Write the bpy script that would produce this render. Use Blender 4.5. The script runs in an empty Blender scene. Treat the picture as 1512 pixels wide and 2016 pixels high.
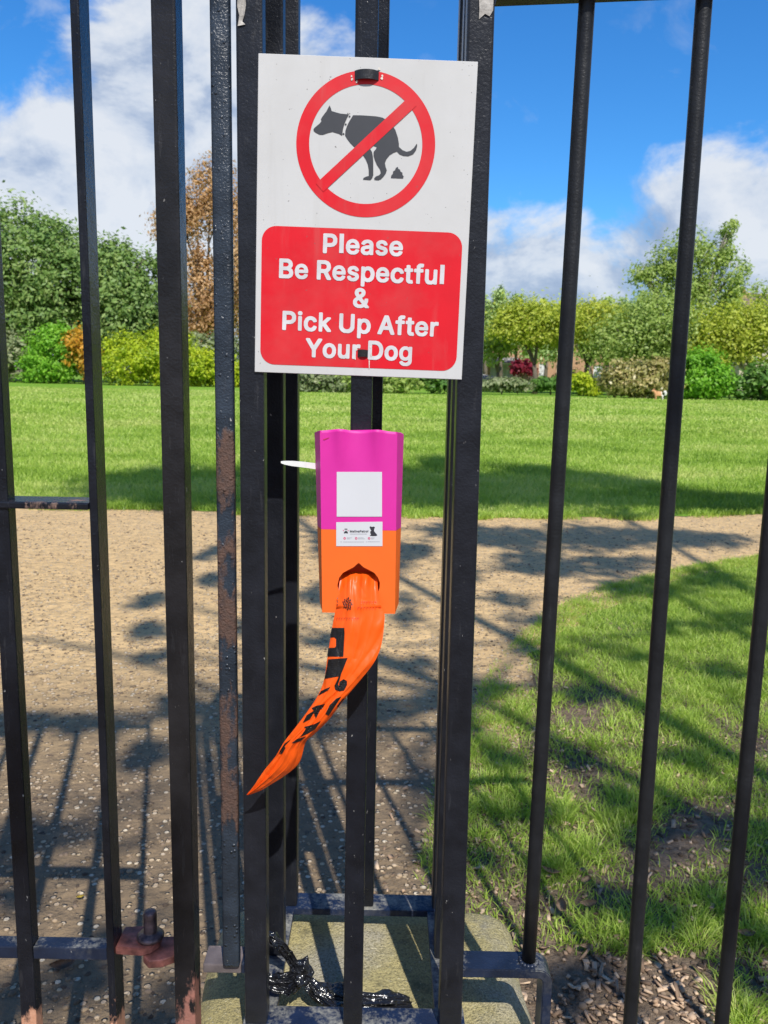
import bpy, bmesh, math, random
import numpy as np
from mathutils import Vector, Matrix, Euler

# ------------------------------------------------------------------ camera, world, sun, exposure
sc = bpy.context.scene
col = sc.collection
FPX, TH, ROLL, H = 1660.0, math.radians(9.41), math.radians(1.08), 1.05
CROT = Matrix.Rotation(math.pi/2-TH, 3, 'X') @ Matrix.Rotation(ROLL, 3, 'Z')
cam = bpy.data.cameras.new('camera')
cam.sensor_fit = 'HORIZONTAL'; cam.sensor_width = 36.0; cam.lens = 36.0*FPX/1512
cam.clip_start = 0.02; cam.clip_end = 2000
cam.dof.use_dof = True; cam.dof.focus_distance = 0.88; cam.dof.aperture_fstop = 24
camo = bpy.data.objects.new('camera', cam); col.objects.link(camo)
camo.matrix_world = Matrix.Translation((0, 0, H)) @ CROT.to_4x4()
sc.camera = camo
sc.render.engine = 'CYCLES'
sc.view_settings.view_transform = 'Standard'; sc.view_settings.look = 'None'
sc.view_settings.exposure = 0.20; sc.view_settings.gamma = 1
sc.cycles.max_bounces = 8; sc.cycles.transparent_max_bounces = 8

ELEV = math.radians(50.0)
SAZ = math.atan2(0.25, -0.97)                      # sun behind the viewer, a little to the right
S = Vector((math.sin(SAZ)*math.cos(ELEV), math.cos(SAZ)*math.cos(ELEV), math.sin(ELEV)))
sun = bpy.data.lights.new('sun', 'SUN'); sun.energy = 4.7; sun.angle = math.radians(0.53); sun.color = (1.0, 0.955, 0.88)
suno = bpy.data.objects.new('sun', sun); col.objects.link(suno)
suno.rotation_euler = S.to_track_quat('Z', 'Y').to_euler(); suno.location = (2, -6, 9)

def N(nt, typ, **kw):
    n = nt.nodes.new(typ)
    for k, v in kw.items():
        if k == 'i':
            for kk, vv in v.items():
                if hasattr(vv, 'is_linked') or isinstance(vv, bpy.types.NodeSocket): nt.links.new(vv, n.inputs[kk])
                else: n.inputs[kk].default_value = vv
        else: setattr(n, k, v)
    return n
def ramp(nt, fac, stops, interp='LINEAR'):
    r = N(nt, 'ShaderNodeValToRGB', i={'Fac': fac}); e = r.color_ramp; e.interpolation = interp
    while len(e.elements) < len(stops): e.elements.new(0.5)
    for el, (p, c) in zip(e.elements, stops):
        el.position = p; el.color = (c if len(c) == 4 else (*c, 1)) if hasattr(c, '__len__') else (c, c, c, 1)
    return r.outputs['Color']
def mth(nt, op, a, b=0.0, c=None, clamp=False):
    n = N(nt, 'ShaderNodeMath', operation=op, use_clamp=clamp)
    for k, v in enumerate((a, b) if c is None else (a, b, c)):
        if isinstance(v, bpy.types.NodeSocket): nt.links.new(v, n.inputs[k])
        else: n.inputs[k].default_value = v
    return n.outputs[0]
def mix(nt, fac, a, b, blend='MIX'):
    n = N(nt, 'ShaderNodeMix', data_type='RGBA', blend_type=blend)
    for k, v in ((0, fac), (6, a), (7, b)):
        if isinstance(v, bpy.types.NodeSocket): nt.links.new(v, n.inputs[k])
        else: n.inputs[k].default_value = v if k == 0 else (*v, 1) if len(v) == 3 else v
    return n.outputs[2]
def noise(nt, vec, scale, detail=4, rough=0.55, dist=0.0):
    return N(nt, 'ShaderNodeTexNoise', i={'Vector': vec, 'Scale': scale, 'Detail': detail, 'Roughness': rough, 'Distortion': dist}).outputs['Fac']

world = bpy.data.worlds.new('World'); sc.world = world; world.use_nodes = True
nt = world.node_tree; nt.nodes.clear()
sky = N(nt, 'ShaderNodeTexSky', sky_type='NISHITA', sun_disc=False, sun_elevation=ELEV, sun_rotation=SAZ, air_density=1.0, dust_density=0.2, ozone_density=2.5)
hs = N(nt, 'ShaderNodeHueSaturation', i={'Saturation': 1.27, 'Value': 1.0, 'Color': sky.outputs[0]})
tcw = N(nt, 'ShaderNodeTexCoord'); sep = N(nt, 'ShaderNodeSeparateXYZ', i={0: tcw.outputs['Generated']})
X_, Y_, Z_ = sep.outputs
az = mth(nt, 'ARCTAN2', X_, Y_)
hor = mth(nt, 'SQRT', mth(nt, 'ADD', mth(nt, 'MULTIPLY', X_, X_), mth(nt, 'MULTIPLY', Y_, Y_)))
tel = mth(nt, 'DIVIDE', Z_, mth(nt, 'MAXIMUM', hor, 0.02))                     # tangent of the elevation
edge_in = N(nt, 'ShaderNodeMapRange', i={0: az, 1: -0.6, 2: 0.6, 3: 0.0, 4: 1.0}).outputs[0]
# cloud bank height over the azimuth; raised outside the view to whiten ambient light
edge = ramp(nt, edge_in, [(0.0, 0.48), (0.06, 0.29), (0.14, 0.285), (0.22, 0.35), (0.30, 0.50), (0.38, 0.43), (0.46, 0.36), (0.53, 0.20), (0.62, 0.185), (0.70, 0.215), (0.80, 0.265), (0.94, 0.33), (1.0, 0.48)])
den = mth(nt, 'ADD', Z_, 0.22)
hm = mth(nt, 'MAXIMUM', hor, 0.02)
cv = N(nt, 'ShaderNodeCombineXYZ', i={0: mth(nt, 'DIVIDE', X_, hm), 1: mth(nt, 'DIVIDE', Y_, hm), 2: mth(nt, 'MULTIPLY', mth(nt, 'MINIMUM', tel, 3.0), 1.5)}).outputs[0]
n1 = noise(nt, cv, 6.0, 10, 0.61, 0.3)
n2 = noise(nt, cv, 2.7, 3, 0.5)
nn = mth(nt, 'ADD', mth(nt, 'MULTIPLY', n1, 0.65), mth(nt, 'MULTIPLY', n2, 0.35))
below = mth(nt, 'SUBTRACT', edge, tel)
dens = mth(nt, 'ADD', mth(nt, 'MULTIPLY', below, 4.2), mth(nt, 'MULTIPLY', mth(nt, 'SUBTRACT', nn, 0.47), 2.7))
cmask = N(nt, 'ShaderNodeMapRange', interpolation_type='SMOOTHSTEP', i={0: dens, 1: 0.0, 2: 0.36, 3: 0.0, 4: 0.95}).outputs[0]
wisp = ramp(nt, noise(nt, cv, 9.0, 8, 0.6, 0.6), [(0.60, 0.0), (0.78, 0.55)])
cmask = mth(nt, 'MAXIMUM', cmask, mth(nt, 'MULTIPLY', wisp, N(nt, 'ShaderNodeMapRange', i={0: below, 1: -0.22, 2: -0.02, 3: 0.0, 4: 1.0}).outputs[0]))
cv2 = N(nt, 'ShaderNodeVectorMath', operation='ADD', i={0: cv, 1: (0.01, 0.0, 0.055)}).outputs[0]
lightn = mth(nt, 'SUBTRACT', n1, noise(nt, cv2, 6.0, 10, 0.61, 0.3))          # lit from above: brighter tops
cbr = mth(nt, 'ADD', mth(nt, 'MULTIPLY', lightn, 1.7), mth(nt, 'ADD', mth(nt, 'MULTIPLY', n2, 1.0), 0.08))
ccol = ramp(nt, cbr, [(0.25, (0.30, 0.40, 0.60)), (0.46, (0.47, 0.57, 0.75)), (0.62, (0.72, 0.79, 0.90)), (0.8, (0.86, 0.90, 0.96))])
bg1 = N(nt, 'ShaderNodeBackground', i={'Color': mix(nt, 1.0, hs.outputs[0], (0.50, 0.90, 1.18), 'MULTIPLY'), 'Strength': 0.125})
bg2 = N(nt, 'ShaderNodeBackground', i={'Color': ccol, 'Strength': 0.80})
ms = N(nt, 'ShaderNodeMixShader', i={0: cmask, 1: bg1.outputs[0], 2: bg2.outputs[0]})
wo = N(nt, 'ShaderNodeOutputWorld', i={0: ms.outputs[0]})

# ------------------------------------------------------------------ helpers
rng = np.random.default_rng(7)
random.seed(7)
def ray(px, py): return CROT @ Vector(((px-756)/FPX, -(py-1008)/FPX, -1.0))
CAM = Vector((0, 0, H))
def P(px, py, Y):
    d = ray(px, py); return CAM + d*(Y/d.y)
def G(px, py, z=0.0):
    d = ray(px, py); return CAM + d*((z-H)/d.z)
def new(name, me, m=None, parent=None):
    o = bpy.data.objects.new(name, me); col.objects.link(o)
    if m: me.materials.append(m)
    if parent: o.parent = parent
    return o
def tag(o, label=None, cat=None, group=None, kind=None):
    if label: o['label'] = label
    if cat: o['category'] = cat
    if group: o['group'] = group
    if kind: o['kind'] = kind
    return o
def empty(name, loc, label, cat, group=None):
    o = bpy.data.objects.new(name, None); o.location = loc; col.objects.link(o); o.empty_display_size = 0.05
    return tag(o, label, cat, group)
def shift(me, o):
    """vertices given in world space -> local to a parent that is only translated"""
    me.transform(Matrix.Translation(-Vector(o.location)))
class MB:
    def __init__(s): s.bm = bmesh.new()
    def box(s, a, b, bev=0.0, seg=2, M=None):
        a, b = Vector(a), Vector(b); c = (a+b)/2; d = b-a
        r = bmesh.ops.create_cube(s.bm, size=1.0, matrix=Matrix.Translation(c) @ Matrix.Diagonal((abs(d.x), abs(d.y), abs(d.z), 1)))
        vs = r['verts']
        if bev:
            es = list({e for v in vs for e in v.link_edges})
            g = bmesh.ops.bevel(s.bm, geom=es, offset=bev, segments=seg, affect='EDGES', profile=0.6)
            vs = list({v for f in g['faces'] for v in f.verts} | {v for v in vs if v.is_valid})
        if M is not None: bmesh.ops.transform(s.bm, matrix=M, verts=vs)
        return s
    def tube(s, pts, rad, n=12, cap=True):
        pts = [Vector(p) for p in pts]
        if not hasattr(rad, '__len__'): rad = [rad]*len(pts)
        rings = []; up = Vector((0.31, 0.2, 0.93))
        for i, p in enumerate(pts):
            t = (pts[min(i+1, len(pts)-1)]-pts[max(i-1, 0)]).normalized()
            if abs(t.dot(up)) > 0.96: up = Vector((0.9, 0.3, 0.1))
            u = t.cross(up).normalized(); v = t.cross(u).normalized()
            rings.append([s.bm.verts.new(p+(u*math.cos(2*math.pi*k/n)+v*math.sin(2*math.pi*k/n))*rad[i]) for k in range(n)])
        for a, b in zip(rings, rings[1:]):
            for k in range(n):
                s.bm.faces.new((a[k], a[(k+1) % n], b[(k+1) % n], b[k])).smooth = True
        if cap:
            s.bm.faces.new(rings[0]); s.bm.faces.new(rings[-1][::-1])
        return s
    def prism(s, poly, up, bev=0.0):
        """closed polygon of 3D points extruded along vector up"""
        vs = [s.bm.verts.new(p) for p in poly]; f = s.bm.faces.new(vs)
        r = bmesh.ops.extrude_face_region(s.bm, geom=[f])
        bmesh.ops.translate(s.bm, vec=Vector(up), verts=[g for g in r['geom'] if isinstance(g, bmesh.types.BMVert)])
        return s
    def quad(s, *p):
        s.bm.faces.new([s.bm.verts.new(Vector(q)) for q in p]); return s
    def build(s, name, m=None, parent=None, smooth=False, world=True):
        bmesh.ops.recalc_face_normals(s.bm, faces=s.bm.faces)
        me = bpy.data.meshes.new(name); s.bm.to_mesh(me); s.bm.free()
        if smooth: me.polygons.foreach_set('use_smooth', [True]*len(me.polygons))
        if parent and world:
            off = Vector(parent.location); q = parent.parent
            while q: off += Vector(q.location); q = q.parent
            me.transform(Matrix.Translation(-off))
        return new(name, me, m, parent)
def np_mesh(name, V, F, m=None, parent=None, var=None, smooth=False):
    """V (n,3), F (k, 3 or 4)"""
    me = bpy.data.meshes.new(name); n, (k, c) = len(V), F.shape
    if parent:
        V = V - np.array(parent.location)
    me.vertices.add(n); me.vertices.foreach_set('co', V.astype(np.float32).ravel())
    me.loops.add(k*c); me.loops.foreach_set('vertex_index', F.astype(np.int32).ravel())
    me.polygons.add(k); me.polygons.foreach_set('loop_start', np.arange(0, k*c, c, dtype=np.int32))
    if smooth: me.polygons.foreach_set('use_smooth', np.ones(k, bool))
    if var is not None:
        a = me.attributes.new('var', 'FLOAT', 'POINT'); a.data.foreach_set('value', var.astype(np.float32))
    me.update(calc_edges=True)
    return new(name, me, m, parent)
def flat(name, contours, M, m, parent):
    """filled 2D contours (x, y; holes allowed) -> mesh, placed by matrix M"""
    cu = bpy.data.curves.new(name, 'CURVE'); cu.dimensions = '2D'; cu.fill_mode = 'BOTH'
    for c in contours:
        sp = cu.splines.new('POLY'); sp.points.add(len(c)-1); sp.use_cyclic_u = True
        for p, (x, y) in zip(sp.points, c): p.co = (x, y, 0, 1)
    t = bpy.data.objects.new(name, cu); col.objects.link(t)
    me = bpy.data.meshes.new_from_object(t.evaluated_get(bpy.context.evaluated_depsgraph_get()))
    bpy.data.objects.remove(t); bpy.data.curves.remove(cu)
    me.name = name; me.materials.clear(); me.transform(M)
    return new(name, me, m, parent)

# ------------------------------------------------------------------ materials
def base(name, rough=0.6, spec=0.5):
    m = bpy.data.materials.new(name); m.use_nodes = True; t = m.node_tree
    b = t.nodes['Principled BSDF']; b.inputs['Roughness'].default_value = rough
    b.inputs['Specular IOR Level'].default_value = spec
    g = N(t, 'ShaderNodeNewGeometry')
    return m, t, b, g.outputs['Position'], g
def setc(t, b, c):
    if isinstance(c, bpy.types.NodeSocket): t.links.new(c, b.inputs['Base Color'])
    else: b.inputs['Base Color'].default_value = (*c, 1)
def bump(t, b, h, dist, strength=1.0):
    n = N(t, 'ShaderNodeBump', i={'Height': h, 'Distance': dist, 'Strength': strength}); t.links.new(n.outputs[0], b.inputs['Normal'])
def plain(name, c, rough=0.5, spec=0.5, vs=60, va=0.12, bd=0.0, bs=400, metallic=0.0):
    m, t, b, pos, g = base(name, rough, spec)
    nz = noise(t, pos, vs, 4)
    setc(t, b, mix(t, 1.0, c, ramp(t, nz, [(0.3, 1-va), (0.7, 1+va)]), 'MULTIPLY'))
    b.inputs['Metallic'].default_value = metallic
    if bd: bump(t, b, noise(t, pos, bs, 3), bd)
    return m
def painted(name, basec=(0.008, 0.0092, 0.0135), rust_lo=None, rust_hi=None, rust_amt=0.5, chip=0.615, rough=0.25, peel=0.0006, rustc=((0.10, 0.035, 0.018), (0.30, 0.12, 0.06)), soft=0.12, blister=0.0, dust=0.0, dustc=(0.36, 0.35, 0.30)):
    """glossy black paint on iron: orange peel, light chips along with optional rust between two heights"""
    m, t, b, pos, g = base(name, rough, 0.30)
    sp = N(t, 'ShaderNodeSeparateXYZ', i={0: pos}); z = sp.outputs[2]
    c = mix(t, 1.0, basec, ramp(t, noise(t, pos, 35, 5), [(0.3, 0.75), (0.72, 1.5)]), 'MULTIPLY')
    st = N(t, 'ShaderNodeMapping', i={'Vector': pos, 'Scale': (1, 1, 0.12)}).outputs[0]
    scuff = ramp(t, noise(t, st, 150, 5, 0.7), [(0.60, 0.0), (0.74, 1.0)])
    c = mix(t, mth(t, 'MULTIPLY', scuff, 0.30), c, (0.055, 0.055, 0.058))
    chipm = ramp(t, noise(t, N(t, 'ShaderNodeMapping', i={'Vector': pos, 'Scale': (1, 1, 0.55)}).outputs[0], 170, 6, 0.62), [(chip+0.085, 0.0), (chip+0.10, 1.0)])
    chipm = mth(t, 'MULTIPLY', chipm, ramp(t, noise(t, pos, 14, 2), [(0.42, 0.0), (0.55, 1.0)]))
    c = mix(t, chipm, c, (0.32, 0.31, 0.29))
    h = mth(t, 'ADD', noise(t, pos, 420, 3, 0.5), mth(t, 'MULTIPLY', noise(t, pos, 34, 3, 0.5), 2.6))
    rgh = mth(t, 'ADD', mth(t, 'MULTIPLY', scuff, 0.25), rough)
    if rust_lo is not None:
        inz = mth(t, 'MULTIPLY', N(t, 'ShaderNodeMapRange', i={0: z, 1: rust_lo-soft, 2: rust_lo+soft, 3: 0.0, 4: 1.0}).outputs[0],
                  N(t, 'ShaderNodeMapRange', i={0: z, 1: rust_hi-soft, 2: rust_hi+soft, 3: 1.0, 4: 0.0}).outputs[0])
        rn = noise(t, N(t, 'ShaderNodeMapping', i={'Vector': pos, 'Scale': (1, 1, 0.45)}).outputs[0], 42, 6, 0.65)
        rm = N(t, 'ShaderNodeMapRange', i={0: mth(t, 'ADD', rn, mth(t, 'MULTIPLY', inz, rust_amt)), 1: 0.86, 2: 0.94, 3: 0.0, 4: 1.0}).outputs[0]
        rc = mix(t, noise(t, pos, 170, 4, 0.6), rustc[0], rustc[1])
        c = mix(t, rm, c, rc)
        rgh = mth(t, 'ADD', rgh, mth(t, 'MULTIPLY', rm, 0.45))
        h = mth(t, 'ADD', h, mth(t, 'MULTIPLY', mth(t, 'MULTIPLY', rm, noise(t, pos, 350, 4)), 1.6))
    if blister:
        vo = N(t, 'ShaderNodeTexVoronoi', i={'Vector': pos, 'Scale': 150}).outputs['Distance']
        bl = mth(t, 'MULTIPLY', ramp(t, vo, [(0.0, 1.0), (0.30, 0.0)]), ramp(t, noise(t, pos, 30, 2), [(0.45, 0.0), (0.6, 1.0)]))
        h = mth(t, 'ADD', h, mth(t, 'MULTIPLY', bl, blister))
    if dust:
        nz = N(t, 'ShaderNodeSeparateXYZ', i={0: g.outputs['Normal']}).outputs[2]
        dm = mth(t, 'MULTIPLY', ramp(t, mth(t, 'ADD', mth(t, 'MULTIPLY', noise(t, pos, 26, 3, 0.5), 0.55), mth(t, 'MULTIPLY', noise(t, pos, 170, 6, 0.7), 0.45)), [(0.60-dust, 0.0), (0.76-dust, 1.0)]), ramp(t, nz, [(0.3, 0.12), (0.8, 0.9)]))
        c = mix(t, dm, c, mix(t, noise(t, pos, 300, 3), dustc, tuple(v*0.7 for v in dustc)))
        rgh = mth(t, 'ADD', rgh, mth(t, 'MULTIPLY', dm, 0.4))
    setc(t, b, c); t.links.new(rgh, b.inputs['Roughness'])
    bump(t, b, h, peel, 0.7)
    return m
def leafmat(name, c1, c2, trans=0.35, rough=0.55, c3=None):
    m, t, b, pos, g = base(name, rough, 0.35)
    va = N(t, 'ShaderNodeAttribute', attribute_name='var').outputs['Fac']
    stops = [(0.0, c1), (1.0, c2)] if c3 is None else [(0.0, c1), (0.5, c2), (1.0, c3)]
    c = ramp(t, va, stops); setc(t, b, c)
    tr = N(t, 'ShaderNodeBsdfTranslucent', i={'Color': mix(t, 1.0, c, (1.15, 1.2, 0.6), 'MULTIPLY')})
    mx = N(t, 'ShaderNodeMixShader', i={0: trans, 1: b.outputs[0], 2: tr.outputs[0]})
    t.links.new(mx.outputs[0], t.nodes['Material Output'].inputs[0])
    return m
def barkmat(name, c1, c2, sc_=6):
    m, t, b, pos, g = base(name, 0.9, 0.2)
    mp = N(t, 'ShaderNodeMapping', i={'Vector': pos, 'Scale': (1, 1, 0.3)}).outputs[0]
    n = noise(t, mp, sc_, 6, 0.65); setc(t, b, mix(t, n, c1, c2)); bump(t, b, n, 0.02)
    return m
# ------------------------------------------------------------------ ironwork materials
M_iron = painted('black_paint', rust_lo=0.0, rust_hi=0.0, rust_amt=0.10)
M_post = painted('post_paint', basec=(0.010, 0.0112, 0.0155), peel=0.0006, rough=0.32)
M_gate = painted('gate_paint', rust_lo=0.2, rust_hi=1.30, rust_amt=0.30, rustc=((0.13, 0.10, 0.09), (0.33, 0.19, 0.13)), blister=0.8)
M_gatefoot = painted('gate_foot_paint', rust_lo=-0.2, rust_hi=0.33, rust_amt=0.52, rustc=((0.45, 0.20, 0.11), (0.58, 0.33, 0.22)), soft=0.05, blister=0.8)
M_bar3 = painted('worn_post_paint', basec=(0.013, 0.0125, 0.014), rust_lo=-0.2, rust_hi=0.365, rust_amt=0.50, rustc=((0.20, 0.11, 0.09), (0.36, 0.14, 0.10)), soft=0.07, blister=0.4)
M_bar4 = painted('blistered_paint', basec=(0.022, 0.03, 0.042), rust_lo=0.50, rust_hi=1.03, rust_amt=0.405, rustc=((0.040, 0.034, 0.032), (0.150, 0.080, 0.055)), soft=0.06, blister=2.2, peel=0.0014, rough=0.28)
M_round = painted('round_bar_paint', basec=(0.011, 0.012, 0.014), chip=0.66, rough=0.42)
M_dusty = painted('dusty_sky_tinted_paint', basec=(0.010, 0.018, 0.045), dust=0.13, rough=0.30)  # blue of the reflected sky put into the black paint's colour
M_bracket = painted('bracket_paint', basec=(0.012, 0.018, 0.036), dust=0.08, rough=0.30)  # bluish base colour stands in for sky reflection on the rails
M_bracketworn = painted('worn_bracket_paint', basec=(0.12, 0.10, 0.10), dust=0.10, dustc=(0.42, 0.32, 0.28), rough=0.4)
M_oxide = plain('red_oxide_primer', (0.24, 0.085, 0.065), 0.65, 0.4, 70, 0.6, 0.0009, 300)
M_bolt = plain('weathered_steel', (0.13, 0.085, 0.085), 0.42, 0.6, 120, 0.6, 0.0006, 400, 0.45)

YF = 0.868
CAGE_Z = 0.30
# ------------------------------------------------------------------ railing: box-section pier, brackets, round bars
rail = empty('metal_railing', (0.0, YF, 0.0), 'black iron railing with square cage pier and round bars carrying the sign', 'railing')
def lean_box(name, x0, x1, y0, y1, z0, z1, m, parent, lean=0.0, bev=0.0026):
    Mx = Matrix.Translation(((x0+x1)/2, 0, 0.85)) @ Matrix.Rotation(lean, 4, 'Y') @ Matrix.Translation((-(x0+x1)/2, 0, -0.85)) if lean else None
    return MB().box((x0, y0, z0), (x1, y1, z1), bev, 2, Mx).build(name, m, parent)
TOPZ = 1.86
xm = P(558, 1000, 0.985).x
lean_box('post', -0.1502, -0.1248, YF, YF+0.025, CAGE_Z, TOPZ, M_post, rail)
lean_box('post', 0.0728, 0.0988, YF, YF+0.025, CAGE_Z, TOPZ, M_post, rail, -0.0045)
lean_box('post', xm-0.025, xm, 0.985, 1.010, CAGE_Z, TOPZ, M_post, rail)
lean_box('post', 0.0765, 0.1015, 0.985, 1.010, CAGE_Z, TOPZ, M_post, rail)
lean_box('post', -0.1385, -0.1130, 1.088, 1.113, CAGE_Z, TOPZ, M_post, rail)
lean_box('post', 0.0790, 0.1040, 1.088, 1.113, CAGE_Z, TOPZ, M_post, rail)
lean_box('bar', -0.0363, -0.0143, YF, YF+0.022, CAGE_Z, TOPZ, M_iron, rail)
lean_box('bar', -0.0265, -0.0045, 1.090, 1.112, CAGE_Z, TOPZ, M_iron, rail)
b = MB()
t_ = 0.010
b.box((-0.153, 0.8655, CAGE_Z-t_), (0.106, 0.899, CAGE_Z), 0.0012)
b.box((-0.153, 1.084, CAGE_Z-t_), (0.108, 1.121, CAGE_Z), 0.0012)
b.box((-0.1525, 0.8992, CAGE_Z-t_-0.0004), (-0.1165, 1.0838, CAGE_Z-0.0004), 0.0012)
b.box((0.0715, 0.8992, CAGE_Z-t_-0.0004), (0.1055, 1.0838, CAGE_Z-0.0004), 0.0012)
b.build('base_frame', M_dusty, rail)
b = MB()
for yy in (YF, 1.087): b.box((-0.1515, yy, TOPZ+0.0005), (0.106, yy+0.026, TOPZ+0.0145), 0.001)
for xx in (-0.1505, 0.079): b.box((xx, YF+0.0263, TOPZ+0.0007), (xx+0.025, 1.0867, TOPZ+0.0143), 0.001)
b.build('top_frame', M_iron, rail)
# right bracket with its bent leg
zb = 0.371
xo = P(1089, 1915, 0.875).x
prof = [(0.0992, zb), ]
rO, rI, th_ = 0.017, 0.006, 0.0112
for k in range(9):
    a = math.pi/2*(1-k/8); prof.append((xo-rO+rO*math.cos(a), zb-rO+rO*math.sin(a)))
prof += [(xo, -0.05), (xo-th_, -0.05)]
for k in range(9):
    a = math.pi/2*(k/8); prof.append((xo-th_-rI+rI*math.cos(a), zb-th_-rI+rI*math.sin(a)))
prof += [(0.0992, zb-th_)]
b = MB(); b.prism([(x, 0.8755, z) for x, z in prof], (0, 0.033, 0))
bmesh.ops.bevel(b.bm, geom=[e for e in b.bm.edges if e.calc_face_angle(0) > 1.2], offset=0.0012, segments=2, affect='EDGES')
b.build('bracket', M_bracket, rail)
# left bracket, worn at its end
xl = P(399, 1890, 0.875).x
MB().box((xl, 0.8757, zb-th_), (-0.1555, 0.9085, zb), 0.0015).build('bracket', M_bracketworn, rail)
MB().box((-0.1553, 0.876, zb-th_+0.0002), (-0.1504, 0.9083, zb-0.0002), 0.0006).build('bracket', M_bracket, rail)
# flat blistered bar on the left bracket
b = MB().box((-0.1755, 0.869, zb+0.0003), (-0.1562, 0.8815, TOPZ), 0.004, 3); b.build('bar', M_bar4, rail, True)
# hinge post
b = MB().box((-0.2312, YF, -0.1), (-0.2076, YF+0.032, TOPZ), 0.0025, 2); hp = b.build('hinge_post', M_bar3, rail)
hp['label'] = 'worn post with its foot primed in red oxide'
# top rail of the right hand panel
pa, pb = P(975, 13, 0.902), P(1512, -8, 0.902); sl = (pb.z-pa.z)/(pb.x-pa.x)
prof = [(0.0996, pa.z+(0.0996-pa.x)*sl), (0.70, pa.z+(0.70-pa.x)*sl)]
MB().prism([(x, 0.870, z) for x, z in prof]+[(x, 0.870, z+0.011) for x, z in prof[::-1]], (0, 0.032, 0)).build('top_rail', M_round, rail)
MB().prism([(x, 0.870, z+0.40) for x, z in prof]+[(x, 0.870, z+0.411) for x, z in prof[::-1]], (0, 0.032, 0)).build('top_rail', M_round, rail)
for xt, xb_, zlo, zhi in ((0.1878, 0.1796, zb, 1.9), (0.3016, 0.3036, -0.1, 1.9), (0.414, 0.4127, -0.1, 1.9), (0.528, 0.527, -0.1, 1.9), (0.64, 0.64, -0.1, 1.9)):
    f_ = lambda z: xb_+(xt-xb_)*(z-0.38)/1.02
    pts = [(f_(z), 0.8905, z) for z in np.linspace(zlo, zhi, 14)]
    o = MB().tube(pts, 0.0080, 20).build('round_bar', M_round, rail)
# weld beads round the foot of the bar on the bracket
b = MB()
for k in range(14):
    a = 2*math.pi*k/14
    bmesh.ops.create_icosphere(b.bm, subdivisions=1, radius=0.0034, matrix=Matrix.Translation((0.1796+0.0095*math.cos(a), 0.8905+0.0095*math.sin(a), zb+0.0006)))
b.build('weld', M_bracket, rail, True)
# lower hinge lug on the post
zl = P(300, 1890, 0.873).z
lug = [(-0.2316, 0.874), (-0.2440, 0.866), (-0.2590, 0.864), (-0.2680, 0.874), (-0.2705, 0.890), (-0.262, 0.906), (-0.2460, 0.908), (-0.2316, 0.908)]
b = MB().prism([(x, y, zl-0.0045) for x, y in lug], (0, 0, 0.010)); bmesh.ops.bevel(b.bm, geom=b.bm.edges[:], offset=0.001, segments=1, affect='EDGES')
b.build('hinge_lug', M_oxide, rail)

# ------------------------------------------------------------------ gate leaf
gate = empty('metal_gate', (-0.30, YF, 0.0), 'black iron gate leaf of square bars with rusty feet hinged beside the pier', 'gate')
g1 = MB().box((-0.4104, YF, 0.08), (-0.3925, YF+0.019, TOPZ), 0.002).build('bar', M_gatefoot, gate)
MB().box((-0.3078, YF, 0.03), (-0.2992, YF+0.031, TOPZ), 0.0015).build('stile', M_gatefoot, gate)['label'] = 'hinge side stile with rusty foot'
for xx in (-0.518, -0.626): MB().box((xx, YF, 0.08), (xx+0.018, YF+0.019, TOPZ), 0.002).build('bar', M_gate, gate)
MB().box((-0.70, YF-0.0005, 0.03), (-0.69, YF+0.031, TOPZ), 0.0015).build('stile', M_gate, gate)
zt = P(100, 989, 0.866).z
b = MB().box((-0.6895, 0.8655, zt-0.0075), (-0.3080, 0.8655+0.042, zt), 0.0018)
b.build('cross_rail', M_gate, gate)
zt2 = P(150, 1866, 0.869).z
MB().box((-0.3923, 0.8690, zt2-0.0155), (-0.3080, 0.888, zt2), 0.0015).build('bottom_rail', M_bracket, gate)
b = MB()
for x0, x1 in ((-0.4998, -0.4106), (-0.6078, -0.5182), (-0.6895, -0.6262)): b.box((x0, 0.8690, zt2-0.0155), (x1, 0.888, zt2), 0.0015)
b.build('bottom_rail', M_bracket, gate)
MB().box((-0.6895, 0.8655, 1.815), (-0.3080, 0.886, 1.832), 0.0015).build('cross_rail', M_gate, gate)
zu = zl+0.0075
gl = [(-0.2990, 0.8720), (-0.2680, 0.8700), (-0.2590, 0.8745), (-0.2520, 0.884), (-0.2515, 0.896), (-0.2590, 0.9080), (-0.272, 0.9110), (-0.2990, 0.9090)]
b = MB().prism([(x, y, zu-0.001) for x, y in gl], (0, 0, 0.0098)); bmesh.ops.bevel(b.bm, geom=b.bm.edges[:], offset=0.0011, segments=2, affect='EDGES')
b.build('hinge_lug', M_oxide, gate)
bc = P(298, 1849, 0.892); zt3 = zu+0.009
def lathe(prof, c, n=28):
    b = MB(); rings = [[b.bm.verts.new((c[0]+r*math.cos(2*math.pi*k/n), c[1]+r*math.sin(2*math.pi*k/n), z)) for k in range(n)] for r, z in prof]
    for a, q in zip(rings, rings[1:]):
        for k in range(n): b.bm.faces.new((a[k], a[(k+1) % n], q[(k+1) % n], q[k])).smooth = True
    b.bm.faces.new(rings[-1])
    return b
bx, by = bc.x, 0.8895
bolt = lathe([(0.0125, zt3), (0.0152, zt3+0.0005), (0.0158, zt3+0.003), (0.0135, zt3+0.0055), (0.0085, zt3+0.0075), (0.0076, zt3+0.009), (0.0076, zt3+0.031), (0.0068, zt3+0.0335), (0.0045, zt3+0.0345), (0.0005, zt3+0.0348)], (bx, by))
bolt.build('hinge_bolt', M_bolt, gate)

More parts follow.
